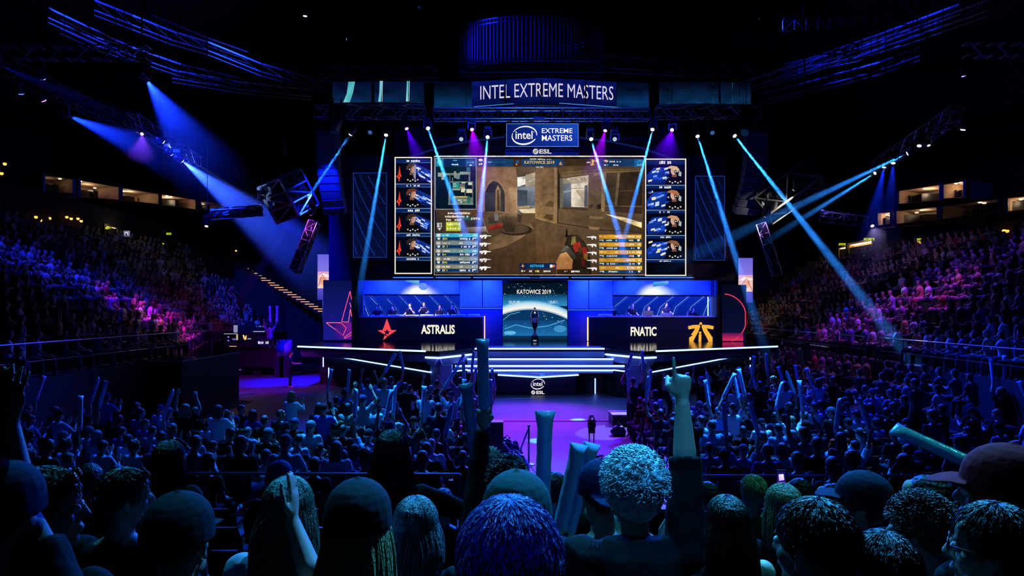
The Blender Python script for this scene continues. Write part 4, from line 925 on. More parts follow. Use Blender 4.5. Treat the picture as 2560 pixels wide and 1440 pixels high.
def lamp(px,py,Y,aim,col,P,size,label,lens='#dce8ff',ls=5,sc=1.0,beam=None,blend=.25,group=None,name='moving_head_light'):
    p=px if isinstance(px,Vector) else at(px,py,Y); T=at(*aim) if not isinstance(aim,Vector) else aim; d=(T-p).normalized()
    piv=p-d*.27*sc; root=piv+V((0,0,.38*sc))
    o=thing(name,label,'stage light',root,group); o.scale=(sc,)*3
    yaw=math.atan2(d.x,-d.y) if abs(d.x)+abs(d.y)>.02 else 0
    for n_,m_ in (('base',LB),('yoke',LY)):
        c=bpy.data.objects.new(n_,m_); COL.objects.link(c); c.parent=o
        if n_=='yoke': c.rotation_euler=(0,0,yaw)
    hg=MB(); hg.tube([(0,0,0),(0,(32.38-root.y)/sc,max(.2,12.98-root.z)/sc)] if 30.5<Y<33 and y_top(px,py) else [(0,0,0),(0,0,max(.5,26.98-root.z)/sc)],.014/sc,4); hgo=bpy.data.objects.new('hanger',hg.mesh('hanger',M_blk)); COL.objects.link(hgo); hgo.parent=o
    h=bpy.data.objects.new('head',LH); COL.objects.link(h); h.parent=o; h.location=(0,0,-.38)
    q=V((0,0,-1)).rotation_difference(d); h.rotation_mode='QUATERNION'; h.rotation_quaternion=q
    l=bpy.data.objects.new('lens',LL); COL.objects.link(l); l.parent=h; l.material_slots[0].link='OBJECT'; l.material_slots[0].material=glow(f'lens_{lens}_{ls}',lens,ls,False)
    if P:
        s=bpy.data.lights.new('spot','SPOT'); s.energy=P*EK; s.color=lin(col); s.spot_size=math.radians(size); s.spot_blend=blend; s.shadow_soft_size=.04
        so=bpy.data.objects.new('spot',s); COL.objects.link(so); so.location=p+d*.06; so.rotation_mode='QUATERNION'; so.rotation_quaternion=q
    if beam:
        L,dens,fall,lab=beam; th=math.tan(math.radians(size/2))*1.02
        b=MB(); n=20; X=V((1,0,0));Z=V((0,1,0)); b.loft([(V((0,0,-L)),X*(.05+L*th),Z*(.05+L*th)),(V((0,0,0)),X*.05,Z*.05)],n)
        m=hazemat(f'haze_{dens}_{fall}',dens,fall); ob=link('light_beam',b.mesh('light_beam',m)); ob.location=p+d*.03; ob.rotation_mode='QUATERNION'; ob.rotation_quaternion=q
        tag(ob,lab,'light beam',None,'stuff')
    return o
BC='#2a8cff'
BP=420000; BD=.10
def bm(x,y,aim,lab,beamlab,L,P=BP,sz=2.3,d=BD,fall=1.05,Y=31.4,lens='#f4f8ff'): 
    return lamp(x,y,Y,aim,BC,P,sz,lab,lens,8,.9,(L,d,fall,beamlab),.6)
bm(876,337,(600,745,34),'stage light on the teal-bar truss end sending a beam to the dark stair','long blue beam crossing before the loudspeaker column to the stair bank',17)
bm(965,338,(905,690,28),'stage light on the teal-bar truss sending a beam over the line panel','blue beam falling across the dim line panel beside red-star webcams',9)
bm(1070,321,(1160,575,26.5),'stage light between two trusses sending a beam over the map inset','blue beam falling across the map inset of the game screen',9.5)
bm(1219,343,(1190,640,26),'brightest starry stage light under the word banner above the arch picture','blue beam falling across the arch on the game screen',9)
bm(1478,348,(1566,650,26),'stage light just beside the blue event sign, beam toward the gold scoreboard','blue beam falling from beside the event sign over the game screen',9.5)
bm(1631,324,(1560,600,28),'stage light between trusses above the white edged webcam screen','thin blue beam falling across the gold scoreboard side of game screen',8)
bm(1744,341,(1862,715,27),'stage light on the dark-banner truss, beam over the blue line panel','blue beam falling across the gold-emblem line panel to the violet screen',12)
bm(1837,340,(2200,800,24),'stage light at the dark-banner truss end sending the longest beam','longest blue beam running down to the violet lit terrace',20)
PU='#7a1cff'
def wash(x,y,aim,lab,blab,col='#8a10ff',P=26000): return lamp(x,y,31.6,aim,col,P,30,lab,'#d078ff',5,.9,(6,.0035,1.8,blab),.9)
wash(1017,322,(1300,1010,26),'violet glowing wash light above the red-star webcam screen','faint violet haze cone above the red-star webcam screen','#5000ff',30000)
wash(1180,324,(1330,1090,20.5),'violet glowing wash light above the map inset','faint violet haze cone above the map inset','#8c00ff',40000)
wash(1513,327,(1330,1030,25),'violet glowing wash light beside the event sign','faint violet haze cone beside the event sign','#9400f0',38000)
wash(1680,325,(1480,1140,17),'violet glowing wash light above the webcams without red stars','faint violet haze cone above the webcams without red stars','#5800ff',34000)
FL='#1c4cff'
lamp(925,331,31.5,(560,1080,15),'#123cff',20000,58,'dim stage light pointing at the red-star side crowd','#4a78c8',.6,1.0,None,.8)
lamp(1153,348,31,(930,1120,13),'#1c8cff',9000,40,'dark bodied stage light under the word banner, lens half turned away','#cfe0ff',.7,1.0,None,.8)
lamp(1537,348,31,(1640,1180,9),'#18a0ff',8000,40,'dark bodied stage light between event sign and violet lamp','#cfe8ff',.7,1.0,None,.8)
lamp(1781,332,31.5,(2080,1080,15),'#1236ff',34000,58,'dim stage light pointing at the gold-emblem side crowd','#4a78c8',.6,1.0,None,.8)
lamp(836,332,31.8,(690,955,34),'#0a20ff',8000,50,'large round lamp at the teal-bar truss end beside loudspeakers','#16306a',.25,1.9,None,.8)
lamp(1862,332,31.8,(1535,1078,21.6),'#c8b8ff',24000,7,'large round lamp at the dark-banner truss end beside loudspeakers','#16407a',.25,1.9,None,.15)
# side rigs
lamp(365,198,23,(520,430,30),'#1030ff',50000,26,'spotlight hanging at the level truss end above a wide blue cone','#d8c8f4',6,1.2,(9,.07,1.3,'wide blue haze cone under the hanging spotlight'),.7)
lamp(173,290,24,(420,395,30),'#1030ff',44000,18,'spotlight sending a blue cone sideways below the slanting truss','#b8a8ff',6,.9,(8,.09,1.3,'sideways blue haze cone below the slanting truss'),.7)
lamp(455,402,30,(760,640,38),'#2a50ff',110000,22,'brightest lamp on the slanting truss above the suites','#fff0f8',8,.9,(14,.05,1.2,'broad pale blue cone running from slanting truss to the truss sculpture'),.5)
lamp(409,355,29.5,(790,610,36),'#6a90ff',60000,3,'white lamp on the slanting truss, second below its upper end','#e8f0ff',6,.8,(15,.08,1.0,'narrow pale beam grazing the truss sculpture with the broad cone'),.4)
lamp(428,386,30,(640,600,36),'#5a2cff',5000,9,'violet lamp on the slanting truss beside the brightest lamp','#ffb8ff',6,.8,(7,.012,1.4,'short violet cone below the slanting truss'),.6)
lamp(355,335,29,(355,760,22),'#7a3cff',1200,40,'small pink lamp under the slanting truss','#ffd0f0',6,.7,None,.8)
lamp(110,252,24,(500,800,31),'#b414d8',15000,42,'pink lamp low in the dark beside two blue lamps','#d070ff',5,.9,None,.9)
lamp(53,235,24,(140,650,27),'#1a28ff',3600,60,'outermost blue lamp in the dark near the long slanting truss','#4a58ff',5,.9,None,.9)
lamp(108,198,24,(330,700,30),'#1828ff',3200,50,'blue lamp in the dark above the pink lamp','#5868ff',5,.9,None,.9)
lamp(2,165,20,(330,300,27),'#1030ff',3000,7,'blue lamp at the upper edge sending a thin beam along the truss','#4a68ff',5,.9,(12,.05,1.1,'dim blue beam running along the long slanting truss'),.6)
lamp(2268,384,27,(1950,535,30),BC,110000,4.5,'lamp with broad beam on the bright row, second from top','#f4f8ff',8,.8,(12,.10,1.1,'broad blue beam running down to the second truss sculpture'),.5)
lamp(2187,433,30.5,(2040,525,30.4),BC,70000,4,'lowest white lamp of the bright row with a thin beam','#f4f8ff',8,.8,(6,.10,1.1,'short thin blue beam touching the second truss sculpture'),.5)
lamp(2210,419,30,(2170,620,30),'#1030ff',5000,22,'white lamp of the bright row, fourth from top, over a blue cone','#e8ecff',8,.8,(6,.045,1.8,'soft blue haze cone under the bright lamp row'),.7)
lamp(2233,408,29.3,(2215,640,28),'#1030ff',3000,20,'white lamp of the bright row, third from top','#e8ecff',8,.8,(5,.035,1.8,'faint blue haze cone under the bright lamp row'),.7)
lamp(2298,365,26,(2180,850,24),'#8a4cff',2600,40,'topmost white lamp of the bright row','#d8e4ff',7,.8,None,.8)
lamp(2407,325,25,(2260,790,27),'#a02cf0',4200,56,'single white lamp hanging in the dark beyond the bright row','#e8ecff',7,.9,None,.9)
lamp(2409,191,26,(2470,700,27),'#5a30ff',2200,60,'small violet lamp high in the dark beyond the bright row','#9078ff',4,.8,None,.9)
lamp(2322,364,26,(2500,850,22),'#3030ff',2500,50,'tiny bluish lamp beside the topmost lamp of the bright row','#b8c8ff',3,.6,None,.9)
# lamps washing the roof steel
lamp(868,98,34,(500,60,38),'#1430ff',7000,75,'small lamp high in the rigging over the teal-bar banner','#9ac8ff',4,.7,None,.9)
lamp(1895,47,34,(2160,95,38),'#1430ff',7000,75,'small lamp high in the rigging over the dark banner','#9ac8ff',4,.7,None,.9)
lamp(1046,18,36,(1330,140,42),'#1828ff',2200,50,'tiny blue lamp at the very top of the rigging','#4068ff',3,.6,None,.9)
# added floods for booths, players and trophy at the video wall's lower edge
def flood(x,y,Y,aim,P,label,col='#1440ff',size=110):
    p=at(x,y,Y); o=thing('added_flood',label,'stage light',p)
    b=MB(); b.box(p+V((0,0,.06)),(.5,.16,.12)); b.build('housing',M_blk,o); d=(at(*aim)-p).normalized()
    hb=MB(); hb.tube([p+V((0,0,.1)),p+V((0,.3,.35))],.02,4); hb.build('bracket',M_blk,o)
    s=bpy.data.lights.new('flood','SPOT'); s.energy=P*EK; s.color=lin(col); s.spot_size=math.radians(size); s.spot_blend=.8; s.shadow_soft_size=.15
    so=bpy.data.objects.new('flood',s); COL.objects.link(so); so.location=p+V((0,0,-.06)); so.rotation_mode='QUATERNION'; so.rotation_quaternion=V((0,0,-1)).rotation_difference(d)
for x,l in ((970,'added flood light over the outer part of the red-star booth'),(1100,'added flood light over the inner part of the red-star booth'),(1210,'added flood light over the panels between red-star booth and planet'),(1475,'added flood light over the panels between planet and gold-emblem booth'),(1590,'added flood light over the inner part of the gold-emblem booth'),(1710,'added flood light over the outer part of the gold-emblem booth')):
    flood(x,690,36.4,(x,760,38.6),4200,l,'#0a22ff')
flood(1030,690,36.75,(1050,775,38.4),900,'small added white flood aimed at the players of the red-star desk','#f0e6ff',80); flood(1640,690,36.75,(1640,775,38.4),900,'small added white flood aimed at the players of the gold-emblem desk','#f0e6ff',80)
flood(1337,694,35.2,(1337,830,36.2),260,'small added white flood on the frame edge aimed at the trophy','#e8f0ff',26)
# added flood at the truss to brighten steps and floor
flood(1347,300,31.0,(1347,930,29.5),7000,'added front flood light on the longest truss washing the stage steps','#1a48ff',70)
# ---- foil wrapped truss sculptures
def foilbox(o,p0,p1,s,name,lump=.12,seed=0):
    p0=V(p0);p1=V(p1); d=(p1-p0); L=d.length; d.normalize(); u=V((0,.35,1)); u=(u-d*u.dot(d)).normalized(); r=d.cross(u); b=MB(); n=max(4,int(L/.16)); k=6; R=random.Random(seed); rings=[]
    for i in range(n+1):
        ring=[]
        for sd,(e0,e1) in enumerate(((1,0),(0,-1),(-1,0),(0,1))):
            for j in range(k):
                t=-1+2*j/k
                a,c=((1,-t),(-t,-1),(-1,t),(t,1))[sd]
                w_=s*.46*(1+R.uniform(-lump,lump)); ring.append(p0+d*(L*i/n+R.uniform(-.05,.05))+u*a*w_+r*c*w_)
        rings.append(ring)
    o_=0; m=4*k
    for ring in rings: b.v.extend([tuple(q) for q in ring])
    for i in range(n):
        for j in range(m): b.f.append([i*m+j,i*m+(j+1)%m,(i+1)*m+(j+1)%m,(i+1)*m+j]); b.c.append(None); b.m.append(0)
    b.f.append(list(range(m))[::-1]); b.f.append([n*m+j for j in range(m)]); b.c+= [None]*2; b.m+=[0]*2
    b.build(name,mat('dark_foil','#141a28',.28,.9,bump=1.0,bscale=4),o)
def sculpture(label,blk,arm1,arm2,hang,Y,seed,bs):
    c=at(*blk[0],Y).lerp(at(*blk[1],Y),.5); o=thing('truss_sculpture',label,'truss sculpture',c)
    a,e=at(*blk[0],Y),at(*blk[1],Y+.6); foilbox(o,a,e,bs,'foil_block',.14,seed); truss('',a,e,bs,'',parent=o,seg=3,up=(0,.35,1))
    for k,(q0,q1,s) in enumerate((arm1,arm2)):
        a,e=at(*q0,Y-.6),at(*q1,Y-1.2); foilbox(o,a,e,s,'foil_arm',.12,seed+k+1); truss('',a,e,s,'',parent=o,up=(.2,1,.3))
    h=MB(); h.tube([at(*hang,Y),at(*hang,Y)+V((0,0,9))],.04,5); h.build('hoist_chain',M_dark,o); return o
sculpture('foil wrapped truss sculpture hanging beside the teal-bar side loudspeakers',((698,445),(745,535)),((655,526),(528,536),.42),((786,556),(738,678),.42),(712,385),32,3,1.5)
sculpture('foil wrapped truss sculpture hanging beyond the other loudspeakers',((2036,435),(1908,528)),((2050,540),(2168,553),.46),((1902,562),(1943,690),.42),(2012,405),32,9,1.15)
for x,y,aim,col,lab in ((516,566,(500,640,30),'#ffb090','lamp at the tip of the level sculpture arm near the suites'),(652,492,(620,470,33),'#b8d0ff','lamp above the level sculpture arm near the foil block'),(778,536,(770,560,31),'#ff60f0','pink lamp between foil block and falling arm'),(2181,565,(2195,600,30),'#c8b8ff','lamp at the tip of the level arm near the lit suites'),(1913,540,(1905,560,31),'#f0a0ff','violet lamp over the falling arm of the second sculpture'),(1985,474,(1970,490,31),'#ffe0b0','warm lamp on the long foil block of the second sculpture'),(2060,483,(2075,505,31),'#a078ff','violet lamp where the level arm meets the second sculpture')):
    lamp(x,y,30.6,aim,col,450,80,lab,col,4,.8,None,.9)
# added lamps overhead, out of view, brightening hair, seats, floor and trusses
for k,(x,y,z,aim,col,P,sz,l) in enumerate(((-4.5,11,16,V((-1.0,2.5,3.1)),'#2aa4d8',9500,26,'added overhead light above the large dark cap'),(4.5,11,16,V((.5,2.4,3.25)),'#34a0f0',34000,12,'added overhead light above the bushy white blond hair'),(-5,27,17,V((-4,15.5,1.2)),'#1668ff',18000,46,'added overhead light above the clapping red-star side crowd'),(8,27,17,V((9,15.5,1.2)),'#1238ff',28000,50,'added overhead light above the gold-emblem side crowd'),(6.5,20,17,V((5.6,16,1.2)),'#2a90ff',85000,22,'added overhead light above the gold-emblem aisle seats'),(-4.5,20,17,V((-3.6,16,1.2)),'#28a0ff',85000,21,'added overhead light above the red-star aisle seats'),(1.2,19,17,at(1349,420,33),'#1a3cff',9000,62,'added overhead front light aimed at the trusses and loudspeaker columns'),(2.6,.6,14,V((.42,2.4,3.28)),'#2f9cf0',7000,6,'added overhead light dropping straight onto the bushy white blond hair'),(-1,-.6,13,V((0,1.2,3.45)),'#3038ff',800,7,'added overhead light dropping onto the bluish cropped hair'),(-10,33,18,V((-11.2,36.2,0)),'#0206ff',150000,24,'added overhead light above the empty blue floor beside the stage wing'),(6.4,4,17,V((1.9,4.2,2.8)),'#3ad0c8',3600,16,'added overhead light above the short blond hair'))):
    c=V((x,y,z)); lamp(c,0,y,aim,col,P,sz,l,'#dce8ff',5,1.0,None,.8)
# ------------------------------------------------------------------ people: bodies, clothes, hair
M_skin=mat('skin','#c08a6c',.5,scale=20,var=.08,tint=True)
M_cloth=mat('cloth','#888888',.85,scale=14,var=.15,bump=.35,bscale=16,tint=True,spec=.15)
M_hair=mat('hair','#222222',.42,scale=60,var=.35,bump=.5,bscale=90,tint=True,spec=.4)
M_eye=mat('eye_white','#d8d8dc',.2)
def remesh(mb,vox,smooth=3,dec=0,disp=0,dsc=30,seed=0):
    me=mb.mesh('tmp',M_skin); ob=bpy.data.objects.new('tmp',me); COL.objects.link(ob)
    r=ob.modifiers.new('r','REMESH'); r.mode='VOXEL'; r.voxel_size=vox; r.use_smooth_shade=True
    if smooth: s=ob.modifiers.new('s','SMOOTH'); s.factor=.5; s.iterations=smooth
    if dec: d=ob.modifiers.new('d','DECIMATE'); d.ratio=dec
    dg=bpy.context.evaluated_depsgraph_get(); out=bpy.data.meshes.new_from_object(ob.evaluated_get(dg))
    bpy.data.objects.remove(ob); bpy.data.meshes.remove(me)
    if disp:
        n=len(out.vertices); co=np.empty(n*3); no=np.empty(n*3); out.vertices.foreach_get('co',co); out.vertices.foreach_get('normal',no)
        co=co.reshape(-1,3); no=no.reshape(-1,3); k=np.array([noise.noise(V(c*dsc)+V((seed,0,0))) for c in co]); co+=no*(k*disp)[:,None]
        out.vertices.foreach_set('co',co.ravel())
    out.polygons.foreach_set('use_smooth',[True]*len(out.polygons)); out.update(); out.materials.clear(); return out
def nrm(v): return V(v).normalized()
def hand(mb,w,d,n,side,curl,sc=1.0):
    d=nrm(d); n=V(n); n=(n-d*n.dot(d)).normalized(); t=d.cross(n)*(1 if side>0 else -1)     # t points to the thumb side
    R=lambda c,a,b:(w+d*c*sc,t*a*sc,n*b*sc)
    mb.loft([R(-.02,.024,.02),R(.02,.03,.019),R(.05,.041,.017),R(.08,.043,.015),R(.098,.039,.012)],10)
    cu={'open':(8,6,4),'relax':(22,25,18),'fist':(75,85,60),'grip':(58,62,40),'point':None,'clap':(6,4,2)}[curl]
    for i in range(4):
        c=cu
        if curl=='point': c=(2,2,2) if i==0 else (78,88,60)
        L=(.073,.081,.076,.06)[i]*sc; b=w+d*.092*sc+t*(.031-.0205*i)*sc; sp=(.10,.02,-.06,-.15)[i] if curl in('open','relax') else 0
        a=0; pts=[b-d*.012]; pts.append(b)
        for k,(f,an) in enumerate(zip((.46,.3,.24),c)):
            a+=math.radians(an); b=b+(d*math.cos(a)+n*math.sin(a)+t*sp)*L*f; pts.append(b)
        r=(.0095,.0088,.0084,.0072)[i]*sc
        mb.tube(pts,[r*1.15,r*1.1,r,r*.95,r*.75],7); mb.ell(pts[-1],(r*.78,)*3,None,7,5)
    b=w+d*.028*sc+t*.03*sc
    if curl in('fist','grip','point'): q=[b,b+(t*.55+d*.75+n*.35)*.042*sc,b+(t*.15+d*.8+n*.9)*.06*sc+(-t*.01+d*.01),b+(-t*.12+d*.9+n*.95)*.075*sc]
    else: q=[b,b+(t*.75+d*.65+n*.15)*.04*sc,b+(t*.78+d*1.5+n*.3)*.045*sc,b+(t*.75+d*2.2+n*.4)*.045*sc]
    mb.tube(q,[.014*sc,.0125*sc,.0105*sc,.008*sc],7); mb.ell(q[-1],(.0083*sc,)*3,None,7,5)
    return t,n
def headblobs(mb,H,detail=True,thin=1.0):
    R3_=H.to_3x3(); T=H.translation
    def E(c,r,rot=None,seg=14,rg=9): mb.ell(T+R3_@V(c),r,R3_@rot if rot else R3_,seg,rg)
    E((0,-.012,.03),(.074*thin,.094,.092)); E((0,.025,-.03),(.062*thin,.064,.075)); E((0,.03,-.065),(.05*thin,.055,.045)); E((0,.066,-.093),(.026,.022,.022))
    E((0,.062,.05),(.058*thin,.03,.045))
    for s in (-1,1):
        E((s*.04,.058,-.022),(.022,.022,.024)); E((s*.046,.02,-.07),(.02,.04,.03))
        E((s*.03,.079,.03),(.026,.012,.009))
        e=Matrix.Rotation(s*.25,3,'Z'); E((s*.077*thin,-.008,-.008),(.009,.021,.031),e); E((s*.081*thin,-.016,.002),(.007,.014,.024),e); E((s*.076*thin,.0,-.036),(.008,.011,.012),e)
    def P(x,y,z): return T+R3_@V((x,y,z))
    mb.tube([P(0,.085,.022),P(0,.098,-.0),P(0,.108,-.02),P(0,.1,-.032)],[.009,.0105,.013,.011],8)
    for s in (-1,1): E((s*.012,.094,-.029),(.009,.011,.008))
    E((0,.089,-.056),(.024,.011,.0065)); E((0,.088,-.067),(.021,.011,.007))
def figure(sit=False,lean=0,turn=0,la='lap',ra='lap',head=(0,0,0),fem=False,sleeve='short',fat=1.0,zseat=.47,spread=1.0,hl='relax',hr='relax',legs=True,trouser=True):
    """returns blob meshes of body, shirt and trousers plus the head and grip frames; faces +Y, feet on z=0"""
    zp=zseat+.09 if sit else .95; P0=V((0,0,zp))
    T=Matrix.Rotation(-lean,3,'X'); T=Matrix.Rotation(turn,3,'Z')@T
    W=(.93 if fem else 1.0)*fat
    def S(x,y,z): return P0+T@V((x,y,z))
    ax=T@V((1,0,0)); ay=T@V((0,1,0))
    def torso(mb,inf,z0,z1):
        prof=[(-.12,.135,.10,0),(-.05,.17 if fem else .165,.118,0),(.04,.158,.112,.0),(.14,.135 if fem else .146,.105,.0),(.24,.152,.112,.004),(.33,.17,.122,.004),(.41,.178,.112,-.004),(.47,.16,.088,-.01),(.505,.105,.066,-.014),(.53,.062,.058,-.016)]
        rg=[]
        for z,a,b_,y in prof:
            if z<z0 or z>z1: continue
            rg.append((S(0,y,z),ax*(a*W+inf),ay*(b_*W+inf)))
        mb.loft(rg,18)
    body=MB(); shirt=MB(); tro=MB()
    torso(body,0,-.2,.54); torso(shirt,.014,-.13 if not sit else -.06,.51)
    nb=S(0,-.012,.52); H=Matrix.Translation(S(0,.022,.675))@(T@(Matrix.Rotation(head[0],3,'Z')@Matrix.Rotation(head[1],3,'X')@Matrix.Rotation(head[2],3,'Y'))).to_4x4()
    body.tube([S(0,-.018,.47),nb,H@V((0,-.012,-.06)),H@V((0,-.02,0))],[.07,.055,.052,.05],12); headblobs(body,H,True,.94 if fem else 1.0)
    shirt.tube([S(0,-.016,.46),S(0,-.014,.525)],[.105,.066],14)
    grips={}
    for s,arm,hc in ((1,ra,hr),(-1,la,hl)):
        Sh=S(s*.182*W,-.005,.455)
        spec={'lap':((.06,.07,-.27),(-.06,.22,-.05),(-.3,1,-.15),(0,0,-1)),
              'down':((.055,-.02,-.28),(.01,.06,-.25),(0,.15,-1),(-1,0,0)),
              'clap':((.09,.12,-.22),(-.17,.17,.12),(-.12,.5,.9),(-1,0,0)),
              'clap2':((.07,.16,-.16),(-.16,.16,.2),(-.05,.3,1),(-1,.1,0)),
              'up':((.09,.05,.27),(-.03,.03,.26),(0,.1,1),(0,1,0)),
              'upv':((.13,.06,.24),(.03,.02,.26),(.05,.05,1),(-.6,.8,0)),
              'upin':((.15,.03,.22),(-.12,.05,.22),(-.25,.1,1),(-.9,.4,0)),
              'point':((.03,.05,.28),(.03,.06,.26),(.05,.1,1),(-.3,1,0)),
              'phone':((.06,.2,-.1),(-.1,.1,.2),(-.2,.2,1),(-.9,-.3,0)),
              'fwd':((.05,.14,-.24),(-.04,.25,.0),(-.1,1,.1),(0,0,-1)),
              'table':((.07,.13,-.26),(-.03,.25,.03),(0,1,0),(0,0,-1)),
              'face':((.1,.17,-.2),(-.17,.05,.22),(-.5,.2,1),(-.6,-.7,0)),
              'upf2':((-.02,.13,.25),(-.02,.1,.23),(-.02,.1,1),(-.3,1,0)),
              'point2':((.025,.09,.27),(.0,.05,.26),(.0,.06,1),(-.3,1,0)),
              'upc':((-.16,.06,.24),(-.06,.03,.25),(0,.1,1),(0,1,0)),
              'clap3':((.12,.14,.0),(-.13,.12,.22),(-.05,.3,1),(-1,.1,0)),
              'face2':((.15,.16,-.14),(-.1,.08,.24),(-.5,.2,1),(-.6,-.7,0)),
              'side':((.25,.05,-.1),(.1,.12,.2),(.2,.2,1),(0,1,0))}[arm]
        m=lambda q:T@V((q[0]*s,q[1],q[2]))
        e=Sh+nrm(m(spec[0]))*.285; w_=e+nrm(m(spec[1]))*.255; d=nrm(m(spec[2])); n=m(spec[3])
        f=.88 if fem else 1.0
        body.ell(Sh,(.06*W,.058*W,.06),None,12,8)
        body.tube([S(s*.12,-.005,.44),Sh,Sh.lerp(e,.4),e,e.lerp(w_,.3),w_],[.06*f,.056*f*fat,.05*f*fat,.04*f,.043*f,.027*f],10)
        t,nn=hand(body,w_,d,n,s,hc,.94 if fem else 1.0)
        grips[s]=(w_+d*.075+nn*.028,t,d,nn)
        sl={'half2':88,'short':.62,'long':99,'none':0,'half':.9}[sleeve]
        if sl:
            shirt.ell(Sh,(.073*W,.07*W,.07),None,12,8)
            if sl==88: shirt.tube([S(s*.11,-.005,.43),Sh,Sh.lerp(e,.5),e,e.lerp(w_,.22)],[.078,.077,.07,.062,.06],12)
            elif sl>9: shirt.tube([S(s*.11,-.005,.43),Sh,Sh.lerp(e,.5),e,e.lerp(w_,.5),e.lerp(w_,.93)],[.075,.072,.066,.058,.053,.045],12)
            else: shirt.tube([S(s*.11,-.005,.43),Sh,Sh.lerp(e,sl)],[.076,.074,.068],12)
    for s in (-1,1):
        hp=P0+V((s*.092,0,-.03)); 
        if sit: k=hp+V((s*.05*spread,.44,.0)); an=V((k.x+s*.01,k.y+.02,.085))
        else: k=hp+V((s*.02*spread,.015,-.44)); an=V((k.x+s*.01,k.y-.02,.085))
        body.tube([hp,hp.lerp(k,.5),k,k.lerp(an,.35),an],[.088,.075,.054,.053,.036],10)
        tro.tube([hp+V((0,0,.03)),hp.lerp(k,.5),k,k.lerp(an,.5),an+V((0,0,.0))],[.104,.09,.07,.065,.058],12)
        ft=an+V((0,0,-.04)); body.loft([(ft+V((0,-.07,-.01)),V((.03,0,0)),V((0,0,.034))),(ft+V((0,0,0)),V((.037,0,0)),V((0,0,.045))),(ft+V((s*.005,.1,-.015)),V((.044,0,0)),V((0,0,.029))),(ft+V((s*.005,.17,-.025)),V((.03,0,0)),V((0,0,.017)))],10)
    tro.loft([(P0+V((0,0,.06)),V((.172*W,0,0)),V((0,.124*W,0))),(P0+V((0,0,-.02)),V((.182*W,0,0)),V((0,.13*W,0))),(P0+V((0,0,-.13)),V((.165,0,0)),V((0,.115,0)))],16)
    return body,shirt,tro,H,grips,P0
# ---- hair and hats, modelled round a head at the origin that faces +Y
def hair_blob(style,seed=0):
    mb=MB(); R=random.Random(seed)
    if style=='short':
        mb.ell((0,-.02,.046),(.083,.1,.09),None,16,10); mb.ell((0,-.055,-.005),(.074,.062,.066),None,14,9)
        for s in (-1,1): mb.ell((s*.066,.0,.02),(.016,.036,.04))
    elif style=='crop': mb.ell((0,-.018,.04),(.079,.096,.09),None,16,10); mb.ell((0,-.055,0),(.069,.056,.058),None,14,9)
    elif style=='mop':
        mb.ell((0,-.022,.05),(.095,.112,.096),None,16,10); mb.ell((0,-.06,-.01),(.085,.065,.08),None,14,9); mb.ell((0,.062,.078),(.07,.032,.03))
        for s in (-1,1): mb.ell((s*.076,-.005,.0),(.018,.045,.06))
        for k in range(26):
            a=R.uniform(0,6.28); z=R.uniform(-.2,1); q=math.sqrt(max(0,1-z*z)); mb.ell((.088*q*math.cos(a),-.025+.1*q*math.sin(a)*(1 if math.sin(a)<0 else .75),.05+.085*z),(R.uniform(.018,.03),)*3,None,8,6)
    elif style=='long':
        mb.ell((0,-.022,.045),(.09,.108,.095),None,16,10)
        mb.loft([(V((0,-.04,.03)),V((.09,0,0)),V((0,.07,0))),(V((0,-.06,-.06)),V((.095,0,0)),V((0,.055,0))),(V((0,-.075,-.16)),V((.1,0,0)),V((0,.045,0))),(V((0,-.085,-.26)),V((.095,0,0)),V((0,.038,0))),(V((0,-.08,-.33)),V((.07,0,0)),V((0,.02,0)))],16)
        for s in (-1,1): mb.tube([V((s*.07,.02,.06)),V((s*.083,.015,-.02)),V((s*.09,.0,-.12)),V((s*.085,.01,-.22))],[.022,.022,.02,.01],8)
    elif style=='bun':
        mb.ell((0,-.02,.045),(.082,.1,.09),None,16,10); mb.ell((0,-.05,0),(.07,.06,.06)); mb.ell((0,-.115,.06),(.042,.04,.042),None,12,8)
    elif style=='tail':
        mb.ell((0,-.02,.045),(.082,.1,.09),None,16,10); mb.ell((0,-.05,0),(.07,.06,.06)); mb.tube([V((0,-.1,.05)),V((0,-.15,.04)),V((0,-.16,-.05)),V((0,-.14,-.18))],[.022,.03,.032,.008],10)
    return mb
def cap_blob(back=True):
    mb=MB(); mb.ell((0,-.012,.052),(.09,.108,.09),None,20,12)
    mb.loft([(V((0,-.012,.012)),V((.092,0,0)),V((0,.11,0))),(V((0,-.012,.05)),V((.091,0,0)),V((0,.109,0)))],22)
    s=-1 if back else 1; y=-.012
    mb.loft([(V((0,y+s*.08,.03)),V((.075,0,0)),V((0,0,.006))),(V((0,y+s*.13,.026)),V((.074,0,0)),V((0,0,.006))),(V((0,y+s*.16,.016)),V((.06,0,0)),V((0,0,.006))),(V((0,y+s*.178,.008)),V((.03,0,0)),V((0,0,.005)))],18)
    mb.ell((0,-.012,.143),(.008,.008,.006)); return mb
HAIR={}
def hairmesh(st,vox=.008,disp=.006):
    k=(st,vox)
    if k not in HAIR:
        if st.startswith('cap'): me=remesh(cap_blob(st=='capback'),vox*.6,14)
        else: me=remesh(hair_blob(st),vox,2,0,disp*(2 if st=='mop' else 1),55)
        me.materials.append(M_cloth if st.startswith('cap') else M_hair); me.name='hair_'+st; HAIR[k]=me
    return HAIR[k]
def headset_mesh():
    b=MB(); 
    for s in (-1,1): b.ell((s*.088,-.005,0),(.022,.036,.045),None,12,8)
    b.tube([V((math.cos(a)*.1,-.008,.04+math.sin(a)*.112)) for a in [math.pi*i/14 for i in range(15)]],.011,6); b.tube([V((-.09,.02,-.03)),V((-.075,.08,-.07)),V((-.04,.1,-.075))],.004,5); return b.mesh('headset',M_blk,True)
TPL={}
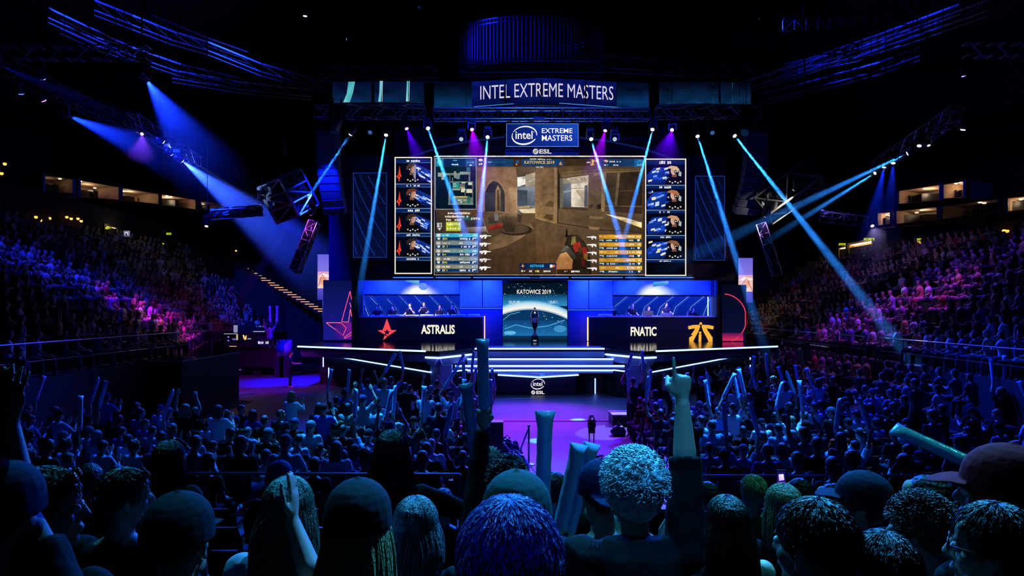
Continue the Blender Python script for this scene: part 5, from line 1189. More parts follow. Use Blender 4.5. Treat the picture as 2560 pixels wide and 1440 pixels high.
def template(key,vox=.011,dec=.55,**kw):
    b,s,t,H,g,P0=figure(**kw)
    me=dict(body=remesh(b,vox,3,dec),shirt=remesh(s,vox*1.2,3,dec,.004,18),trousers=remesh(t,vox*1.5,2,dec,.003,14),H=H,g=g)
    me['body'].materials.append(M_skin); me['shirt'].materials.append(M_cloth); me['trousers'].materials.append(M_cloth)
    for n in ('body','shirt','trousers'): me[n].name=f'{n}_mesh'
    TPL[key]=me; return me
def place_person(key,loc,rz,label,shirt,hair,hairc,skin=(.45,.27,.19),trous=(.012,.014,.02),group=None,sc=1.0,cat='person',hv=.008,headset=False,hatc=None):
    t=TPL[key]; o=bpy.data.objects.new('person',t['body']); COL.objects.link(o); o.location=loc; o.rotation_euler=(0,0,rz); o.scale=(sc,)*3; o.color=(*skin,1)
    tag(o,label,cat,group)
    for n,c in (('shirt',shirt),('trousers',trous)):
        k=bpy.data.objects.new(n,t[n]); COL.objects.link(k); k.parent=o; k.color=(*lin(c),1)
    if hair:
        k=bpy.data.objects.new('cap' if hair.startswith('cap') else 'hair',hairmesh(hair,hv)); COL.objects.link(k); k.parent=o; k.matrix_local=t['H'].copy(); k.color=(*lin(hatc if hair.startswith('cap') and hatc else hairc),1)
        if hair.startswith('cap'):
            k=bpy.data.objects.new('hair',hairmesh('crop',hv)); COL.objects.link(k); k.parent=o; k.matrix_local=t['H'].copy(); k.color=(*lin(hairc),1)
    if headset:
        k=bpy.data.objects.new('headset',HSM); COL.objects.link(k); k.parent=o; k.matrix_local=t['H'].copy()
    return o
HSM=headset_mesh()
# inflatable clappers
def clap_mesh():
    b=MB(); n=14; rg=[]
    for i in range(n+1):
        t=i/n; z=-.1+.68*t
        fl=1.0; w_=.045; d=.045
        if t<.1: w_=.05; d=.012+.33*t
        if t>.88: w_=.045+.02*(t-.88)/.12; d=.045-.037*((t-.88)/.12)
        k=.0018*math.sin(i*2.3); rg.append((V((k,0,z)),V((w_,0,0)),V((0,d,0))))
    b.loft(rg,14); return b.mesh('clapper_mesh',M_clap,True)
M_clap=mat('clapper_film','#9fc4ee',.22,scale=7,var=.3,bump=.4,bscale=9,trans=.0,spec=.6)
CLM=clap_mesh()
def clapper(pos,zd,label,group=None,roll=0,sc=1.0):
    o=bpy.data.objects.new('inflatable_clapper',CLM); COL.objects.link(o); zd=nrm(zd)
    o.rotation_mode='QUATERNION'; o.rotation_quaternion=V((0,0,1)).rotation_difference(zd)@Quaternion((0,0,1),roll); o.location=pos; o.scale=(sc,)*3
    return tag(o,label,'inflatable clapper',group)
# ------------------------------------------------------------------ the floor crowd
for k,kw in dict(
 sit=dict(sit=True,lean=.05),sitL=dict(sit=True,lean=.08,head=(.7,0,0)),sitR=dict(sit=True,lean=.03,head=(-.75,.05,0)),
 sitclap=dict(sit=True,lean=.04,la='clap',ra='clap',hl='clap',hr='clap'),
 situp=dict(sit=True,lean=-.03,la='upv',ra='upv',hl='grip',hr='grip',head=(0,.12,0)),
 sit1=dict(sit=True,la='lap',ra='up',hr='grip',head=(.15,.1,0)),
 sitphone=dict(sit=True,la='lap',ra='phone',hr='grip',head=(-.1,.05,0)),
 standup=dict(la='upin',ra='upv',hl='grip',hr='grip',head=(0,.15,0)),
 standopen=dict(la='up',ra='upin',hl='open',hr='open',head=(0,.12,0)),
 standclap=dict(la='clap2',ra='clap2',hl='clap',hr='clap',head=(.1,.1,0)),
 stand=dict(la='down',ra='down',lean=.02,head=(-.2,0,0)),
 fem=dict(sit=True,lean=.06,fem=True,la='clap',ra='clap',hl='clap',hr='clap'),femstand=dict(fem=True,la='clap2',ra='clap2',hl='clap',hr='clap',head=(.2,.1,0)),
 staff=dict(la='fwd',ra='fwd',lean=.05,head=(-.5,0,0)),
 table=dict(sit=True,lean=.12,la='table',ra='table'),tablef=dict(sit=True,lean=.06,la='face',ra='table'),tablep=dict(sit=True,lean=.02,la='table',ra='clap2',hr='fist')).items(): template(k,**kw)
def chair_mesh():
    b=MB(); b.box((0,0,.45),(.42,.42,.04)); b.box((0,-.22,.72),(.42,.03,.34))
    for x in (-.2,.2):
        b.tube([(x,-.24,.9),(x,-.2,.45),(x,.18,0)],.012,5); b.tube([(x,.16,.44),(x,-.22,0)],.012,5)
    return b.mesh('chair_mesh',[mat('chair_black','#0c0d10',.35)])
CHM=chair_mesh()
SH=[('black','#08080a',5),('dark grey','#1c1e24',4),('navy','#0c1530',3),('white','#c8ccd4',4),('light grey','#7a808c',4),('sky blue','#4a7ab0',2),('maroon','#4a0c14',1),('olive','#3a4424',1),('blue','#1c3c9a',2),('pale blue','#9ab4d8',2)]
HC=[('black','#050506',4),('dark brown','#120b08',5),('brown','#2a1a10',3),('fair','#8a6a3c',2),('grey','#5a5a5c',1)]
SK=[(.48,.30,.22),(.52,.34,.26),(.42,.25,.17),(.36,.2,.13)]
def wch(r,L):
    t=r.uniform(0,sum(x[2] for x in L))
    for x in L:
        t-=x[2]
        if t<=0: return x
    return L[-1]
ORD=('first','second','third','fourth','fifth','sixth','seventh','eighth','ninth','tenth','eleventh','twelfth','thirteenth','fourteenth','fifteenth','sixteenth','seventeenth','eighteenth','nineteenth','twentieth','twenty-first','twenty-second','twenty-third','twenty-fourth')
OVER=[(1612,1032,'red','#b01818','short','sit'),(2085,1030,'orange red','#c02410','crop','sit'),(2140,1040,'white','#d8dae4','crop','situp'),(1815,1040,'white','#d8dce8','crop','standup'),(1580,1000,'black','#08080a','short','situp'),(735,1000,'white','#d0d8e0','long','standclap'),(760,1000,'black','#101214','crop','situp'),(370,1000,'pale blue','#9ab4d8','capback','sitL'),(630,1090,'white','#c8d0dc','short','sitclap'),(1060,1085,'white','#d0d4dc','fair','sitclap'),(1085,1060,'black','#08080a','crop','sit'),(2290,1050,'dark grey','#2a3040','short','stand'),(2380,1030,'black','#08080a','short','standclap'),(1985,1140,'maroon','#5a0c18','crop','sit'),(1225,1030,'maroon','#5a1020','short','situp')]
OV=list(OVER)
PR=random.Random(5); NP=0
rows=[]
for r in range(10): rows.append((12.1+.98*r,0.0))
rows=[(8.5,.62),(9.55,.5),(10.6,.5)]+rows
def rowname(i): return ORD[len(rows)-1-i]
for i,(Y,zf) in enumerate(rows):
    for sgn,x0,side in ((-1,-.9,'red-star'),(1,3.75,'gold-emblem')):
        w_=.70 if Y>11 else .74; n=int((13.2 if sgn<0 else 11.5)/w_)
        if Y<11.5: x0=-1.3 if sgn<0 else 4.0
        seat=0
        for j in range(n):
            x=x0+sgn*(j*w_)+PR.uniform(-.06,.06); px=1280+x*FP/Y
            if px<-25 or px>2585: continue
            seat=j+1
            dens=.86 if Y>9 else .3
            if sgn<0 and Y>19: dens=.75 if px>420 else .5
            if PR.random()>dens: continue
            if px<830 and Y>18.6 or px>2050 and Y>19.5: continue
            st=wch(PR,[('sit',0,5),('sitL',0,1.4),('sitR',0,1.4),('sitclap',0,3),('situp',0,1.6),('sit1',0,1),('sitphone',0,.5),('standup',0,.8 if Y<20 else .5),('standopen',0,.9),('standclap',0,1),('stand',0,.6),('fem',0,1.6),('femstand',0,.5)])[0]
            if Y>18.5 and PR.random()<.3: st=PR.choice(('standup','situp','standclap','standopen'))
            if (px<800 or px>2020) and st in ('situp','standup','standopen') and PR.random()<.75: st=PR.choice(('sit','sitclap','sitR'))
            if Y<11.5 and st.startswith(('stand','fems','situp','sit1')): st=PR.choice(('sit','sitclap','fem','sitL'))
            if 1150<px<1680 and Y<14 and st.startswith('stand'): st='sit'
            hn,hc,_=wch(PR,HC); hs=PR.choice(('short','short','crop','crop','short','mop','capback','capfront','long' if PR.random()<.5 else 'short'))
            if st.startswith('fem'): hs=PR.choice(('long','long','tail','bun'))
            sn,scol,_=wch(PR,SH)
            hz=1.2 if st.startswith('sit') or st=='fem' else 1.65
            for q in OV:
                hy=HZ+(CH-zf-hz)*FP/Y
                if abs(q[0]-px)<.36*FP/Y and abs(q[1]-hy)<34:
                    sn,scol,st=q[2],q[3],q[5]; 
                    if q[4]=='fair': hc='#a08a60'; hn='fair'; hs='crop'
                    else: hs=q[4]
                    OV.remove(q); break
            rz=math.atan2(-(XC-x),33-Y)*.7+PR.uniform(-.12,.12); sc=PR.uniform(.94,1.05)
            hd={'short':f'short {hn} hair','crop':f'cropped {hn} hair','mop':f'bushy {hn} hair','long':f'long {hn} hair','tail':f'{hn} ponytail','bun':f'{hn} hair bun','capback':'backward cap','capfront':'cap'}[hs]
            pd={'sit':'seated','sitL':'seated','sitR':'seated','sitclap':'clapping','situp':'cheering','sit1':'reaching','sitphone':'seated','standup':'cheering','standopen':'waving','standclap':'clapping','stand':'standing','fem':'clapping','femstand':'clapping'}[st]
            lab=f'{pd} person, {sn} top, {hd}, {ORD[j]} from aisle, {rowname(i)} row, {side} side'
            if len(lab.replace('-',' ').split())>15: lab=lab.replace(' person, ',' person, ').replace(' from aisle','').replace(f' {side} side',f' {side} side') if False else lab.replace(' top, ',', ',1)
            hatn=PR.choice(('#0a0c14','#1c2a5a','#3a0c10','#20242c','#5a6478'))
            o=place_person(st,(x,Y,zf),rz,lab,scol,hs,hc,PR.choice(SK),PR.choice(((.01,.011,.016),(.02,.03,.07),(.03,.03,.035))),f'floor crowd on the {side} side',sc,hatc=hatn,hv=.010)
            NP+=1
            ch=bpy.data.objects.new('folding_chair',CHM); COL.objects.link(ch); ch.location=(x,Y-(.0 if st.startswith('sit') or st=='fem' else .42),zf); ch.rotation_euler=(0,0,rz)
            tag(ch,f'black folding chair, {ORD[j]} from aisle, {rowname(i)} row, {side} side','chair',f'folding chairs on the {side} side')
            if st in('situp','standup','sit1'):
                M=Matrix.Translation((x,Y,zf))@Matrix.Rotation(rz,4,'Z')@Matrix.Scale(sc,4)
                for s_,(gp,t_,d_,n_) in TPL[st]['g'].items():
                    if st=='sit1' and s_<0: continue
                    zd=(M.to_3x3()@(d_*.8+n_*.25+V((PR.uniform(-.25,.25),PR.uniform(-.2,.2),.3)))); hnd='one hand' if st=='sit1' else ('the outer hand' if s_*sgn>0 else 'the aisle-side hand')
                    clapper(M@gp,zd,f'blue-white clapper in {hnd} of person {ORD[j]} from aisle, {rowname(i)} row, {side} side',f'clappers on the {side} side',PR.uniform(0,3))
print('floor people',NP)
# ---- players on the stage
for k,(px,yt,sh,hr,hc,key) in enumerate(((945,764,'#101014','short','#1a100c','table'),(983,764,'#08080c','short','#2a1a10','table'),(1025,760,'#0c0c12','crop','#6a5038','tablef'),(1060,757,'#0a0a10','short','#20120c','tablep'),(1100,763,'#1c1410','short','#140c08','table'),(1130,761,'#0c0c10','mop','#7a4a24','tablef'),(1170,765,'#101016','crop','#1c1410','table'))):
    Y=38.35; z=CH-(yt-HZ)*Y/FP-1.335; place_person(key,(at(px,0,Y).x,Y,z),math.pi+(-.25+.08*k),f'player with headset at red-star desk, {ORD[k]} counting from the star pylon',sh,hr,hc,(.5,.33,.25),group='players at the red-star desk',headset=True)
for k,(px,yt,sh,hr,hc,key) in enumerate(((1530,765,'#0c0c10','short','#2a1a10','table'),(1580,760,'#0a0a0e','short','#a07a4a','table'),(1620,767,'#0a0a0e','crop','#1a100c','table'),(1664,757,'#1a1c24','short','#2a1a10','table'),(1731,770,'#101016','short','#8a5a34','table'))):
    Y=38.35; z=CH-(yt-HZ)*Y/FP-1.335; place_person(key,(at(px,0,Y).x,Y,z),math.pi+(.05+.06*k),f'player with headset at gold-emblem desk, {ORD[k]} counting from the planet display',sh,hr,hc,(.52,.35,.27),group='players at the gold-emblem desk',headset=True)
def pchair(px,Y,label):
    o=bpy.data.objects.new('player_chair',PCM); COL.objects.link(o); o.location=(at(px,0,Y).x,Y+.05,ZD+.5); o.rotation_euler=(0,0,math.pi); tag(o,label,'chair')
b=MB(); b.box((0,-.02,.46),(.5,.48,.1)); b.loft([(V((0,-.27,.5)),V((.24,0,0)),V((0,.04,0))),(V((0,-.3,.85)),V((.26,0,0)),V((0,.05,0))),(V((0,-.34,1.15)),V((.17,0,0)),V((0,.04,0)))],12); b.tube([(0,0,.05),(0,0,.45)],.04,8)
for a in range(5): b.tube([(0,0,.08),(.3*math.cos(a*1.257),.3*math.sin(a*1.257),.03)],.03,5)
PCM=b.mesh('player_chair',M_blk)
for k,px in enumerate((945,983,1025,1060,1100,1130,1170)): pchair(px,38.35,f'high backed black gaming chair at red-star desk, {ORD[k]} counting from the star pylon')
for k,px in enumerate((1530,1580,1620,1664,1731)): pchair(px,38.35,f'high backed black gaming chair at gold-emblem desk, {ORD[k]} counting from the planet display')
# ---- staff on the arena floor
def staff(px,Y,zf,key,rz,label,sh,hair='short',hc='#0c0806',tr=(.01,.012,.018),sc=1.02,hatc='#0a0a10'):
    return place_person(key,(at(px,0,Y).x,Y,zf),rz,label,sh,hair,hc,(.45,.28,.2),tr,None,sc,hatc=hatc)
staff(725,33.5,0,'staff',-1.3,'camera operator standing in dark jacket on blue floor before the stage wing','#1c2c44')
staff(570,30,0,'staff',-1.3,'standing person in black shirt with arm forward by the dark fence corner','#0c1420')
staff(480,29.5,0,'staff',-.9,'person in patterned shirt working at a device by the dark fence','#20344c')
staff(437,33,.9,'stand',.3,'person in pale blue top and trousers standing behind the dark fence','#3a5aa8','short','#0a0806',(.12,.2,.45))
staff(46,17,1.15,'stand',-.4,'person in pink red shirt seen from behind by the terrace rail','#8a2a48')
staff(2290,16.6,.4,'stand',.6,'tall standing person in grey shirt among the gold-emblem side crowd','#2a3448')
# ---- people seated on the low side rows beyond the tripod stand
SIDE=[]
def sidecrowd():
    r=random.Random(3); n=0
    for i,(X,z) in enumerate(((9.6,.0),(10.5,.3),(11.4,.6),(12.3,.9))):
        if i>1: SIDE.append((X,z))
        b=MB(); b.span((X-.45,17.2,0),(X+.45+.01,32,z if z else .02)); 
        if z: struct('floor_side_riser',b,M_conc)
        if i>1: continue
        for j in range(20):
            Y=18.2+j*.68
            if r.random()>.78: continue
            px=1280+X*FP/Y
            if px>2570: continue
            sn,scol,_=wch(r,SH); hn,hc,_=wch(r,HC); st=r.choice(('sit','sit','sitclap','sitL','fem')); hs='long' if st=='fem' else r.choice(('short','crop','mop'))
            rz=math.atan2(X-XC,34-Y)+r.uniform(-.2,.2)
            lab=f'person, {sn} top, {hn} hair, {ORD[i]} low side row, {ORD[j]} seat along'
            place_person(st,(X,Y,z),rz,lab,scol,hs,hc,r.choice(SK),(.012,.014,.02),'people on the low side rows',r.uniform(.94,1.04),hv=.010)
            ch=bpy.data.objects.new('folding_chair',CHM); COL.objects.link(ch); ch.location=(X,Y,z); ch.rotation_euler=(0,0,rz); tag(ch,f'black folding chair, low side rows, {ORD[i]} row out, {ORD[j]} seat along','chair','folding chairs on the low side rows'); n+=1
    print('side people',n)
sidecrowd()
# ---- the mass of spectators on the big terraces: far too many and small to part
def lowpoly():
    out=[]
    for kw in (dict(sit=True,lean=.08),dict(sit=True,lean=.05,la='clap',ra='clap',hl='fist',hr='fist'),dict(sit=True,lean=.1,head=(.6,0,0)),dict(sit=True,lean=0,la='upv',ra='upv',hl='fist',hr='fist')):
        b,s,t,H,g,P0=figure(**kw); arr=[]
        mb=MB(); 
        # simple forms: torso, arms, thighs, head, hair
        def vs(m,cls):
            me=remesh(m,.05,1,0); v=np.array([x.co for x in me.vertices]); f=[list(p.vertices) for p in me.polygons]; bpy.data.meshes.remove(me); return v,f,cls
        parts=[vs(s,2),vs(t,3)]
        arms=MB(); arms.v,arms.f,arms.c,arms.m=b.v,b.f,b.c,b.m
        v,f,c=vs(arms,0)
        hz=np.array(H.translation); up=(v-hz); L=up@np.array(H.to_3x3().inverted()).T
        cls=np.where((np.linalg.norm(v-hz,axis=1)<.16)&((L[:,1]<.0)|(L[:,2]>.055)),1,0)
        parts.append((v,f,cls)); V_=[];F_=[];C_=[];o=0
        for v,f,c in parts:
            V_.append(v); F_+= [[i+o for i in q] for q in f]; C_.append(np.full(len(v),c) if np.isscalar(c) else c); o+=len(v)
        out.append((np.concatenate(V_),F_,np.concatenate(C_)))
    return out
def mass():
    LP=lowpoly(); r=random.Random(9); VS=[];FS=[];CS=[];o=0;cnt=0
    cols_=[(.02,.02,.025),(.015,.016,.02),(.03,.03,.04),(.02,.02,.03),(.04,.04,.05),(.05,.055,.07),(.45,.47,.5),(.55,.57,.6),(.2,.22,.25),(.08,.12,.3),(.3,.04,.04),(.3,.32,.4),(.25,.25,.12),(.5,.25,.1)]
    hcs=[(.008,.007,.007),(.02,.012,.008),(.05,.03,.018),(.2,.14,.07)]
    seats=[]
    for i in range(LROWS):
        z=2.0+RISE*i
        for j in range(62):
            Y=17+j*.56; X=(lx(i,Y)+lx(i+1,Y))/2
            if abs(1280+X*FP/Y)<0 or 1280+X*FP/Y<-20: continue
            if 29.5<Y<30.6 or r.random()>.74: continue
            if Y>44 and r.random()<(Y-44)/7: continue
            seats.append((X,Y,z))
    for i in range(RROWS):
        X=13+RUN*i+.45; z=2.0+RISE*i
        for j in range(60):
            Y=17+j*.56
            if 1280+X*FP/Y>2590: continue
            if 22.6<Y<23.6 or r.random()>.74: continue
            if Y>41 and r.random()<(Y-41)/6: continue
            seats.append((X,Y,z))
    for X,z in SIDE:
        for j in range(20):
            if r.random()<.75: seats.append((X,18.2+j*.68,z))
    for X,Y,z in seats:
        v,f,c=LP[r.choice((0,0,0,1,1,2,3) if r.random()<.6 else (0,2))]; a=(math.atan2(X-XC,36-Y) if X>0 else math.atan2(X-XC,36-Y))+r.uniform(-.25,.25); s=r.uniform(.94,1.05)
        ca,sa=math.cos(a),math.sin(a); w_=np.empty_like(v); w_[:,0]=(v[:,0]*ca-v[:,1]*sa)*s+X; w_[:,1]=(v[:,0]*sa+v[:,1]*ca)*s+Y; w_[:,2]=v[:,2]*s+z-.05
        tab=np.array([r.choice(SK),r.choice(hcs),r.choice(cols_),r.choice(((.012,.014,.02),(.03,.04,.08)))]); VS.append(w_); CS.append(tab[c]); FS.append((f,o)); o+=len(v); cnt+=1
    me=bpy.data.meshes.new('crowd'); A=np.concatenate(VS); C=np.concatenate(CS); faces=[]
    for f,k in FS: faces+= [[i+k for i in q] for q in f]
    me.from_pydata(A.tolist(),[],faces); ca=me.color_attributes.new('Col','FLOAT_COLOR','POINT'); ca.data.foreach_set('color',np.concatenate([C,np.ones((len(C),1))],1).ravel())
    me.polygons.foreach_set('use_smooth',[True]*len(faces)); me.materials.append(mat('crowd_cloth','#888888',.8,scale=9,var=.2,attr=True)); me.update()
    ob=link('crowd',me); tag(ob,'mass of hundreds of seated spectators filling the dark terraces beside the stage','crowd','spectators','stuff'); print('mass',cnt,len(A))
mass()
# ------------------------------------------------------------------ spectators close by on the tribune
def strands(style,n=700,length=.3,r=.0024,seed=0,tmin=.03):
    R=random.Random(seed); b=MB(); C0=V((0,-.015,.035)); RX,RY,RZ=.086,.105,.098
    def el(az,t,k=1.0): return C0+V((RX*k*math.sin(t)*math.sin(az),RY*k*math.sin(t)*math.cos(az),RZ*k*math.cos(t)))
    for i in range(n):
        az=R.uniform(-math.pi,math.pi)
        if style=='long':
            t=R.uniform(tmin,max(1.2,tmin+.2)); k=R.uniform(1.0,1.1); pts=[]; sgn=1 if az>0 else -1; a=az
            te=1.75
            while t<te:
                pts.append(el(a,t,k)); t+=.16
                if abs(a)<1.35: a+=sgn*.16*(1.35-abs(a))*1.6
            p=pts[-1].copy() if pts else el(a,t,k); L=length*R.uniform(.6,1.05); m=7; ph=R.uniform(0,6)
            for j in range(m):
                f=j/m; p=p+V((math.sin(a)*.006*(1-f)+math.sin(ph+f*5)*.004,-.004*(1-f)-(.006 if math.cos(a)<0 else .002),-L/m)); pts.append(p.copy())
        elif style=='mop':
            t=R.uniform(.0,1.45) if abs(az)<1.2 else R.uniform(0,1.95); p=el(az,t,1.0); o=(p-C0).normalized(); tang=V((R.uniform(-1,1),R.uniform(-1,1),R.uniform(-1,1))); tang=(tang-o*tang.dot(o)).normalized(); side=o.cross(tang); pts=[p-o*.006]; L=R.uniform(.035,.06); w_=R.uniform(-2.4,2.4)
            for j in range(6):
                f=(j+1)/6; pts.append(p+o*(.02*math.sin(f*2.4)+.012*f)+tang*L*math.sin(f*1.6)*.8+side*L*.35*math.sin(w_*f))
        else:
            t=R.uniform(.0,1.2) if abs(az)<1.0 else R.uniform(0,1.85); k=R.uniform(1.0,1.05); pts=[]; L=R.uniform(.2,.42); a=az
            for j in range(5): pts.append(el(a,t,k+.012*j*R.uniform(.5,1.3))); t+=L*.3; a+=R.uniform(-.07,.07)
        m=len(pts)
        if m<3: continue
        b.tube(pts,[r]+[r*1.15]*(m-3)+[r*.8,r*.25],3)
    return b
def fgp(px,py,Y,label,shirt,hair,hairc,rz=0,kw={},sc=None,skin=(.46,.29,.21),hatc='#10141c',tr=(.01,.012,.018),vox=.0075,strand=None,hat=None,seated=False,disp=.006):
    d=dict(kw); 
    if seated: d['sit']=True
    b,s,t,H,g,P0=figure(**d); hz=H.translation.z; z=CH-(py-HZ)*Y/FP; zf=tz(Y)
    if sc is None: sc=(z-zf)/hz
    me=remesh(b,vox,3); me.materials.append(M_skin); me.name='body_mesh'
    Rz=Matrix.Rotation(rz,4,'Z'); h=Rz@(H.translation*sc); loc=V((at(px,py,Y).x-h.x,Y-h.y,z-hz*sc))
    o=bpy.data.objects.new('person',me); COL.objects.link(o); o.location=loc; o.rotation_euler=(0,0,rz); o.scale=(sc,)*3; o.color=(*skin,1); tag(o,label,'person')
    ms=remesh(s,vox*1.3,3,0,disp,16,px); ms.materials.append(M_cloth); mt=remesh(t,.012,2,0,.005,12); mt.materials.append(M_cloth)
    for n_,m_,c in (('shirt',ms,shirt),('trousers',mt,tr)):
        k=bpy.data.objects.new(n_,m_); COL.objects.link(k); k.parent=o; k.color=(*lin(c),1)
    def hp(name,m_,c):
        k=bpy.data.objects.new(name,m_); COL.objects.link(k); k.parent=o; k.matrix_local=H.copy(); k.color=(*lin(c),1); return k
    if hair:
        hb=hp('hair',hairmesh(hair,.006),hairc)
        if strand:
            k=bpy.data.objects.new('hair_strands',strand.mesh('hair_strands',M_hair,True)); COL.objects.link(k); k.parent=hb; k.color=(*lin(hairc),1)
    if hat: hp('cap',hairmesh(hat,.006),hatc).matrix_local=H@Matrix.Translation((0,0,.004))@Matrix.Diagonal((1.14,1.12,1.16,1))
    for s_ in (-1,1):
        m=MB(); m.ell((s_*.031,.083,.008),(.0125,.0125,.0115),None,10,8); e=bpy.data.objects.new('eye',m.mesh('eye',M_eye,True)); COL.objects.link(e); e.parent=o; e.matrix_local=H.copy()
    M=Matrix.Translation(loc)@Rz@Matrix.Scale(sc,4)
    return o,M,g,H
U='up';D='down';CL='clap'
st=lambda *a,**k:strands(*a,**k)
fgp(1274,1440,1.17,'person with bluish cropped hair whose head top fills the lower middle edge','#10121a','crop','#5a62a8',0,dict(la=D,ra=D),strand=st('short',2600,r=.0016,seed=1))
fgp(1292,1315,1.98,'person in dark teal cap seen from behind in front of the aisle','#0a0c12','short','#1a120c',0,dict(la=D,ra=D,sleeve='long',head=(0,.05,0)),hat='capfront',hatc='#2c4a4c',strand=st('short',500,seed=2))
def band(parent,c,d,r,h,m,label=None):
    d=nrm(d); k=MB(); k.tube([c-d*h/2,c+d*h/2],r,16); ob=k.mesh('wristband',m,True); q=bpy.data.objects.new('wristband',ob); COL.objects.link(q); q.parent=parent
    if label: q['label']=label
o,M,g,H=fgp(1268,1210,3.7,'person behind the dark teal cap, long sleeved arm raised with yellow green wristband','#0a0c12','mop','#100c0a',0,dict(la='upf2',ra='clap',hl='grip',hr='grip',sleeve='long',head=(0,.05,0)),strand=st('mop',600,seed=10))
gp,t_,d_,n_=g[-1]; wr=gp-d_*.17-n_*.028
band(o,wr-d_*.025,d_,.05,.034,mat('green_band','#9ad820',.5),'yellow green wristband'); band(o,wr+d_*.05,d_,.036,.014,mat('pale_band','#8a9ac0',.5),'pale wristband')
clapper(M@gp,(-.03,.1,1),'dark blue clapper held high in front of the stage steps by the raised sleeve',None,.6,.75)
clapper(M@g[1][0]+V((.12,-.05,.06)),(.03,.02,1),'large light blue clapper rising in the middle of the purple aisle',None,.2,1.0)
o,M,g,H=fgp(1580,1226,2.4,'person with bushy white blond hair in dark jacket pointing one finger up','#040507','mop','#c8d0d4',0,dict(la=D,ra='point2',hr='point',sleeve='half2',head=(.25,.12,0)),strand=st('mop',1500,r=.0021,seed=3))
gp,t_,d_,n_=g[1]; band(o,gp-d_*.12-n_*.02,d_,.033,.01,M_blk)
h=MB(); c=V((0,-.13,1.44)); h.loft([(c+V((0,-.02,-.16)),V((.05,0,0)),V((0,.02,0))),(c+V((0,-.03,-.08)),V((.12,0,0)),V((0,.045,0))),(c+V((0,0,0)),V((.15,0,0)),V((0,.05,0))),(c+V((0,.05,.05)),V((.12,0,0)),V((0,.05,0)))],14)
k=bpy.data.objects.new('hood',remesh(h,.012,3,0,.008,14)); k.data.materials.append(M_cloth); COL.objects.link(k); k.parent=o; k.color=(*lin('#040507'),1)
fgp(897,1328,2.05,'person in large dark grey cap with long fair hair falling beside the neck','#08090c','long','#9a8a60',0,dict(la=D,ra=D,fem=True,sleeve='long'),hat='capfront',hatc='#1a2024',strand=st('long',700,length=.34,seed=4,tmin=1.35))
fgp(450,1362,2.0,'person in dark cap clapping with hands raised beside the cap','#07080b','crop','#120c08',0,dict(la=D,ra='clap3',hr='clap',head=(0,.02,0)),hat='capfront',hatc='#10191d',skin=(.46,.27,.22))
o,M,g,H=fgp(722,1280,2.45,'woman in white top with tied back long hair and dark shoulder strap','#b8b4cc','long','#4a5a50',0,dict(la=CL,ra=CL,hl='clap',hr='clap',fem=True,sleeve='short'),strand=st('long',1100,length=.26,seed=5))
k=MB(); k.tube([V((-.13,-.12,.86)),V((-.05,-.135,1.1)),V((.06,-.13,1.32)),V((.13,-.06,1.46)),V((.14,.02,1.45))],.013,6,0,.5); q=bpy.data.objects.new('bag_strap',k.mesh('bag_strap',M_matte,True)); COL.objects.link(q); q.parent=o
k=MB(); k.torus((0,-.115,.075),(.012,0,0),(0,0,.012),.007,14,6); q=bpy.data.objects.new('hair_tie',k.mesh('hair_tie',mat('blue_tie','#2a3a8a',.6),True)); COL.objects.link(q); q.parent=o; q.matrix_local=H.copy()
k=MB()
for j in range(40):
    r=random.Random(j); x=r.uniform(-.006,.006); k.tube([V((x*3,-.112,.1)),V((x,-.122,.07)),V((-.03+x,-.125,.03)),V((-.07+x*2,-.115,-.03)),V((-.1+x*2,-.1,-.07))],[.0025,.003,.003,.002,.0006],3)
q=bpy.data.objects.new('hair_lock',k.mesh('hair_lock',M_hair,True)); COL.objects.link(q); q.parent=o; q.matrix_local=H.copy(); q.color=(*lin('#8a9a8a'),1)
fgp(1040,1322,2.8,'person with chin length ash grey hair beside the large dark cap','#0a0b10','long','#5a6068',0,dict(la=D,ra=D,fem=True),strand=st('long',1000,length=.18,seed=6))
def shades(o,H):
    k=MB()
    for s_ in (-1,1):
        k.ell((s_*.036,.075,.105),(.03,.012,.022),Matrix.Rotation(.5,3,'X'),12,8); k.tube([V((s_*.066,.068,.105)),V((s_*.09,.0,.09)),V((s_*.088,-.05,.06))],.004,6)
    k.tube([V((-.012,.085,.108)),V((.012,.085,.108))],.004,6); q=bpy.data.objects.new('sunglasses',k.mesh('sunglasses',mat('black_gloss','#05060a',.08),True)); COL.objects.link(q); q.parent=o; q.matrix_local=H.copy()
o,M,g,H=fgp(118,1278,2.1,'person in profile with sunglasses pushed up on dark hair near the corner','#06070a','short','#0a0808',-.2,dict(la=D,ra=D,head=(-.95,0,0)),skin=(.4,.24,.18),strand=st('short',600,seed=7)); shades(o,H)
o,M,g,H=fgp(315,1248,3.0,'person in black printed shirt with sunglasses on cropped dark hair','#06070b','crop','#060505',-.1,dict(la=D,ra=D,head=(-.8,0,0)),skin=(.4,.25,.19),strand=st('short',500,seed=8)); shades(o,H)
k=MB(); r=random.Random(2)
for row in range(3):
    x=-.12
    while x<.12:
        w_=r.uniform(.008,.02); z=1.3-.06*row; k.box((x,-.142+.03*abs(x)/.12*abs(x)/.12*.6,z),(w_,.004,.022 if row<2 else .014)); x+=w_+.006
q=bpy.data.objects.new('shirt_print',k.mesh('shirt_print',mat('dim_print','#2c2c50',.7))); COL.objects.link(q); q.parent=o
fgp(12,1296,1.95,'person at the extreme edge in a cap with one bare arm raised high','#0a0c12','crop','#0a0808',0,dict(la=D,ra='upc',hr='open',head=(0,0,0)),hat='capfront',hatc='#1c2440',skin=(.3,.18,.15))
fgp(980,1138,4.0,'person with long dark hair standing in black before the clapping crowd','#08070a','long','#0c0808',0,dict(la=D,ra='side',fem=True,sleeve='long'),strand=st('long',800,length=.3,seed=9))
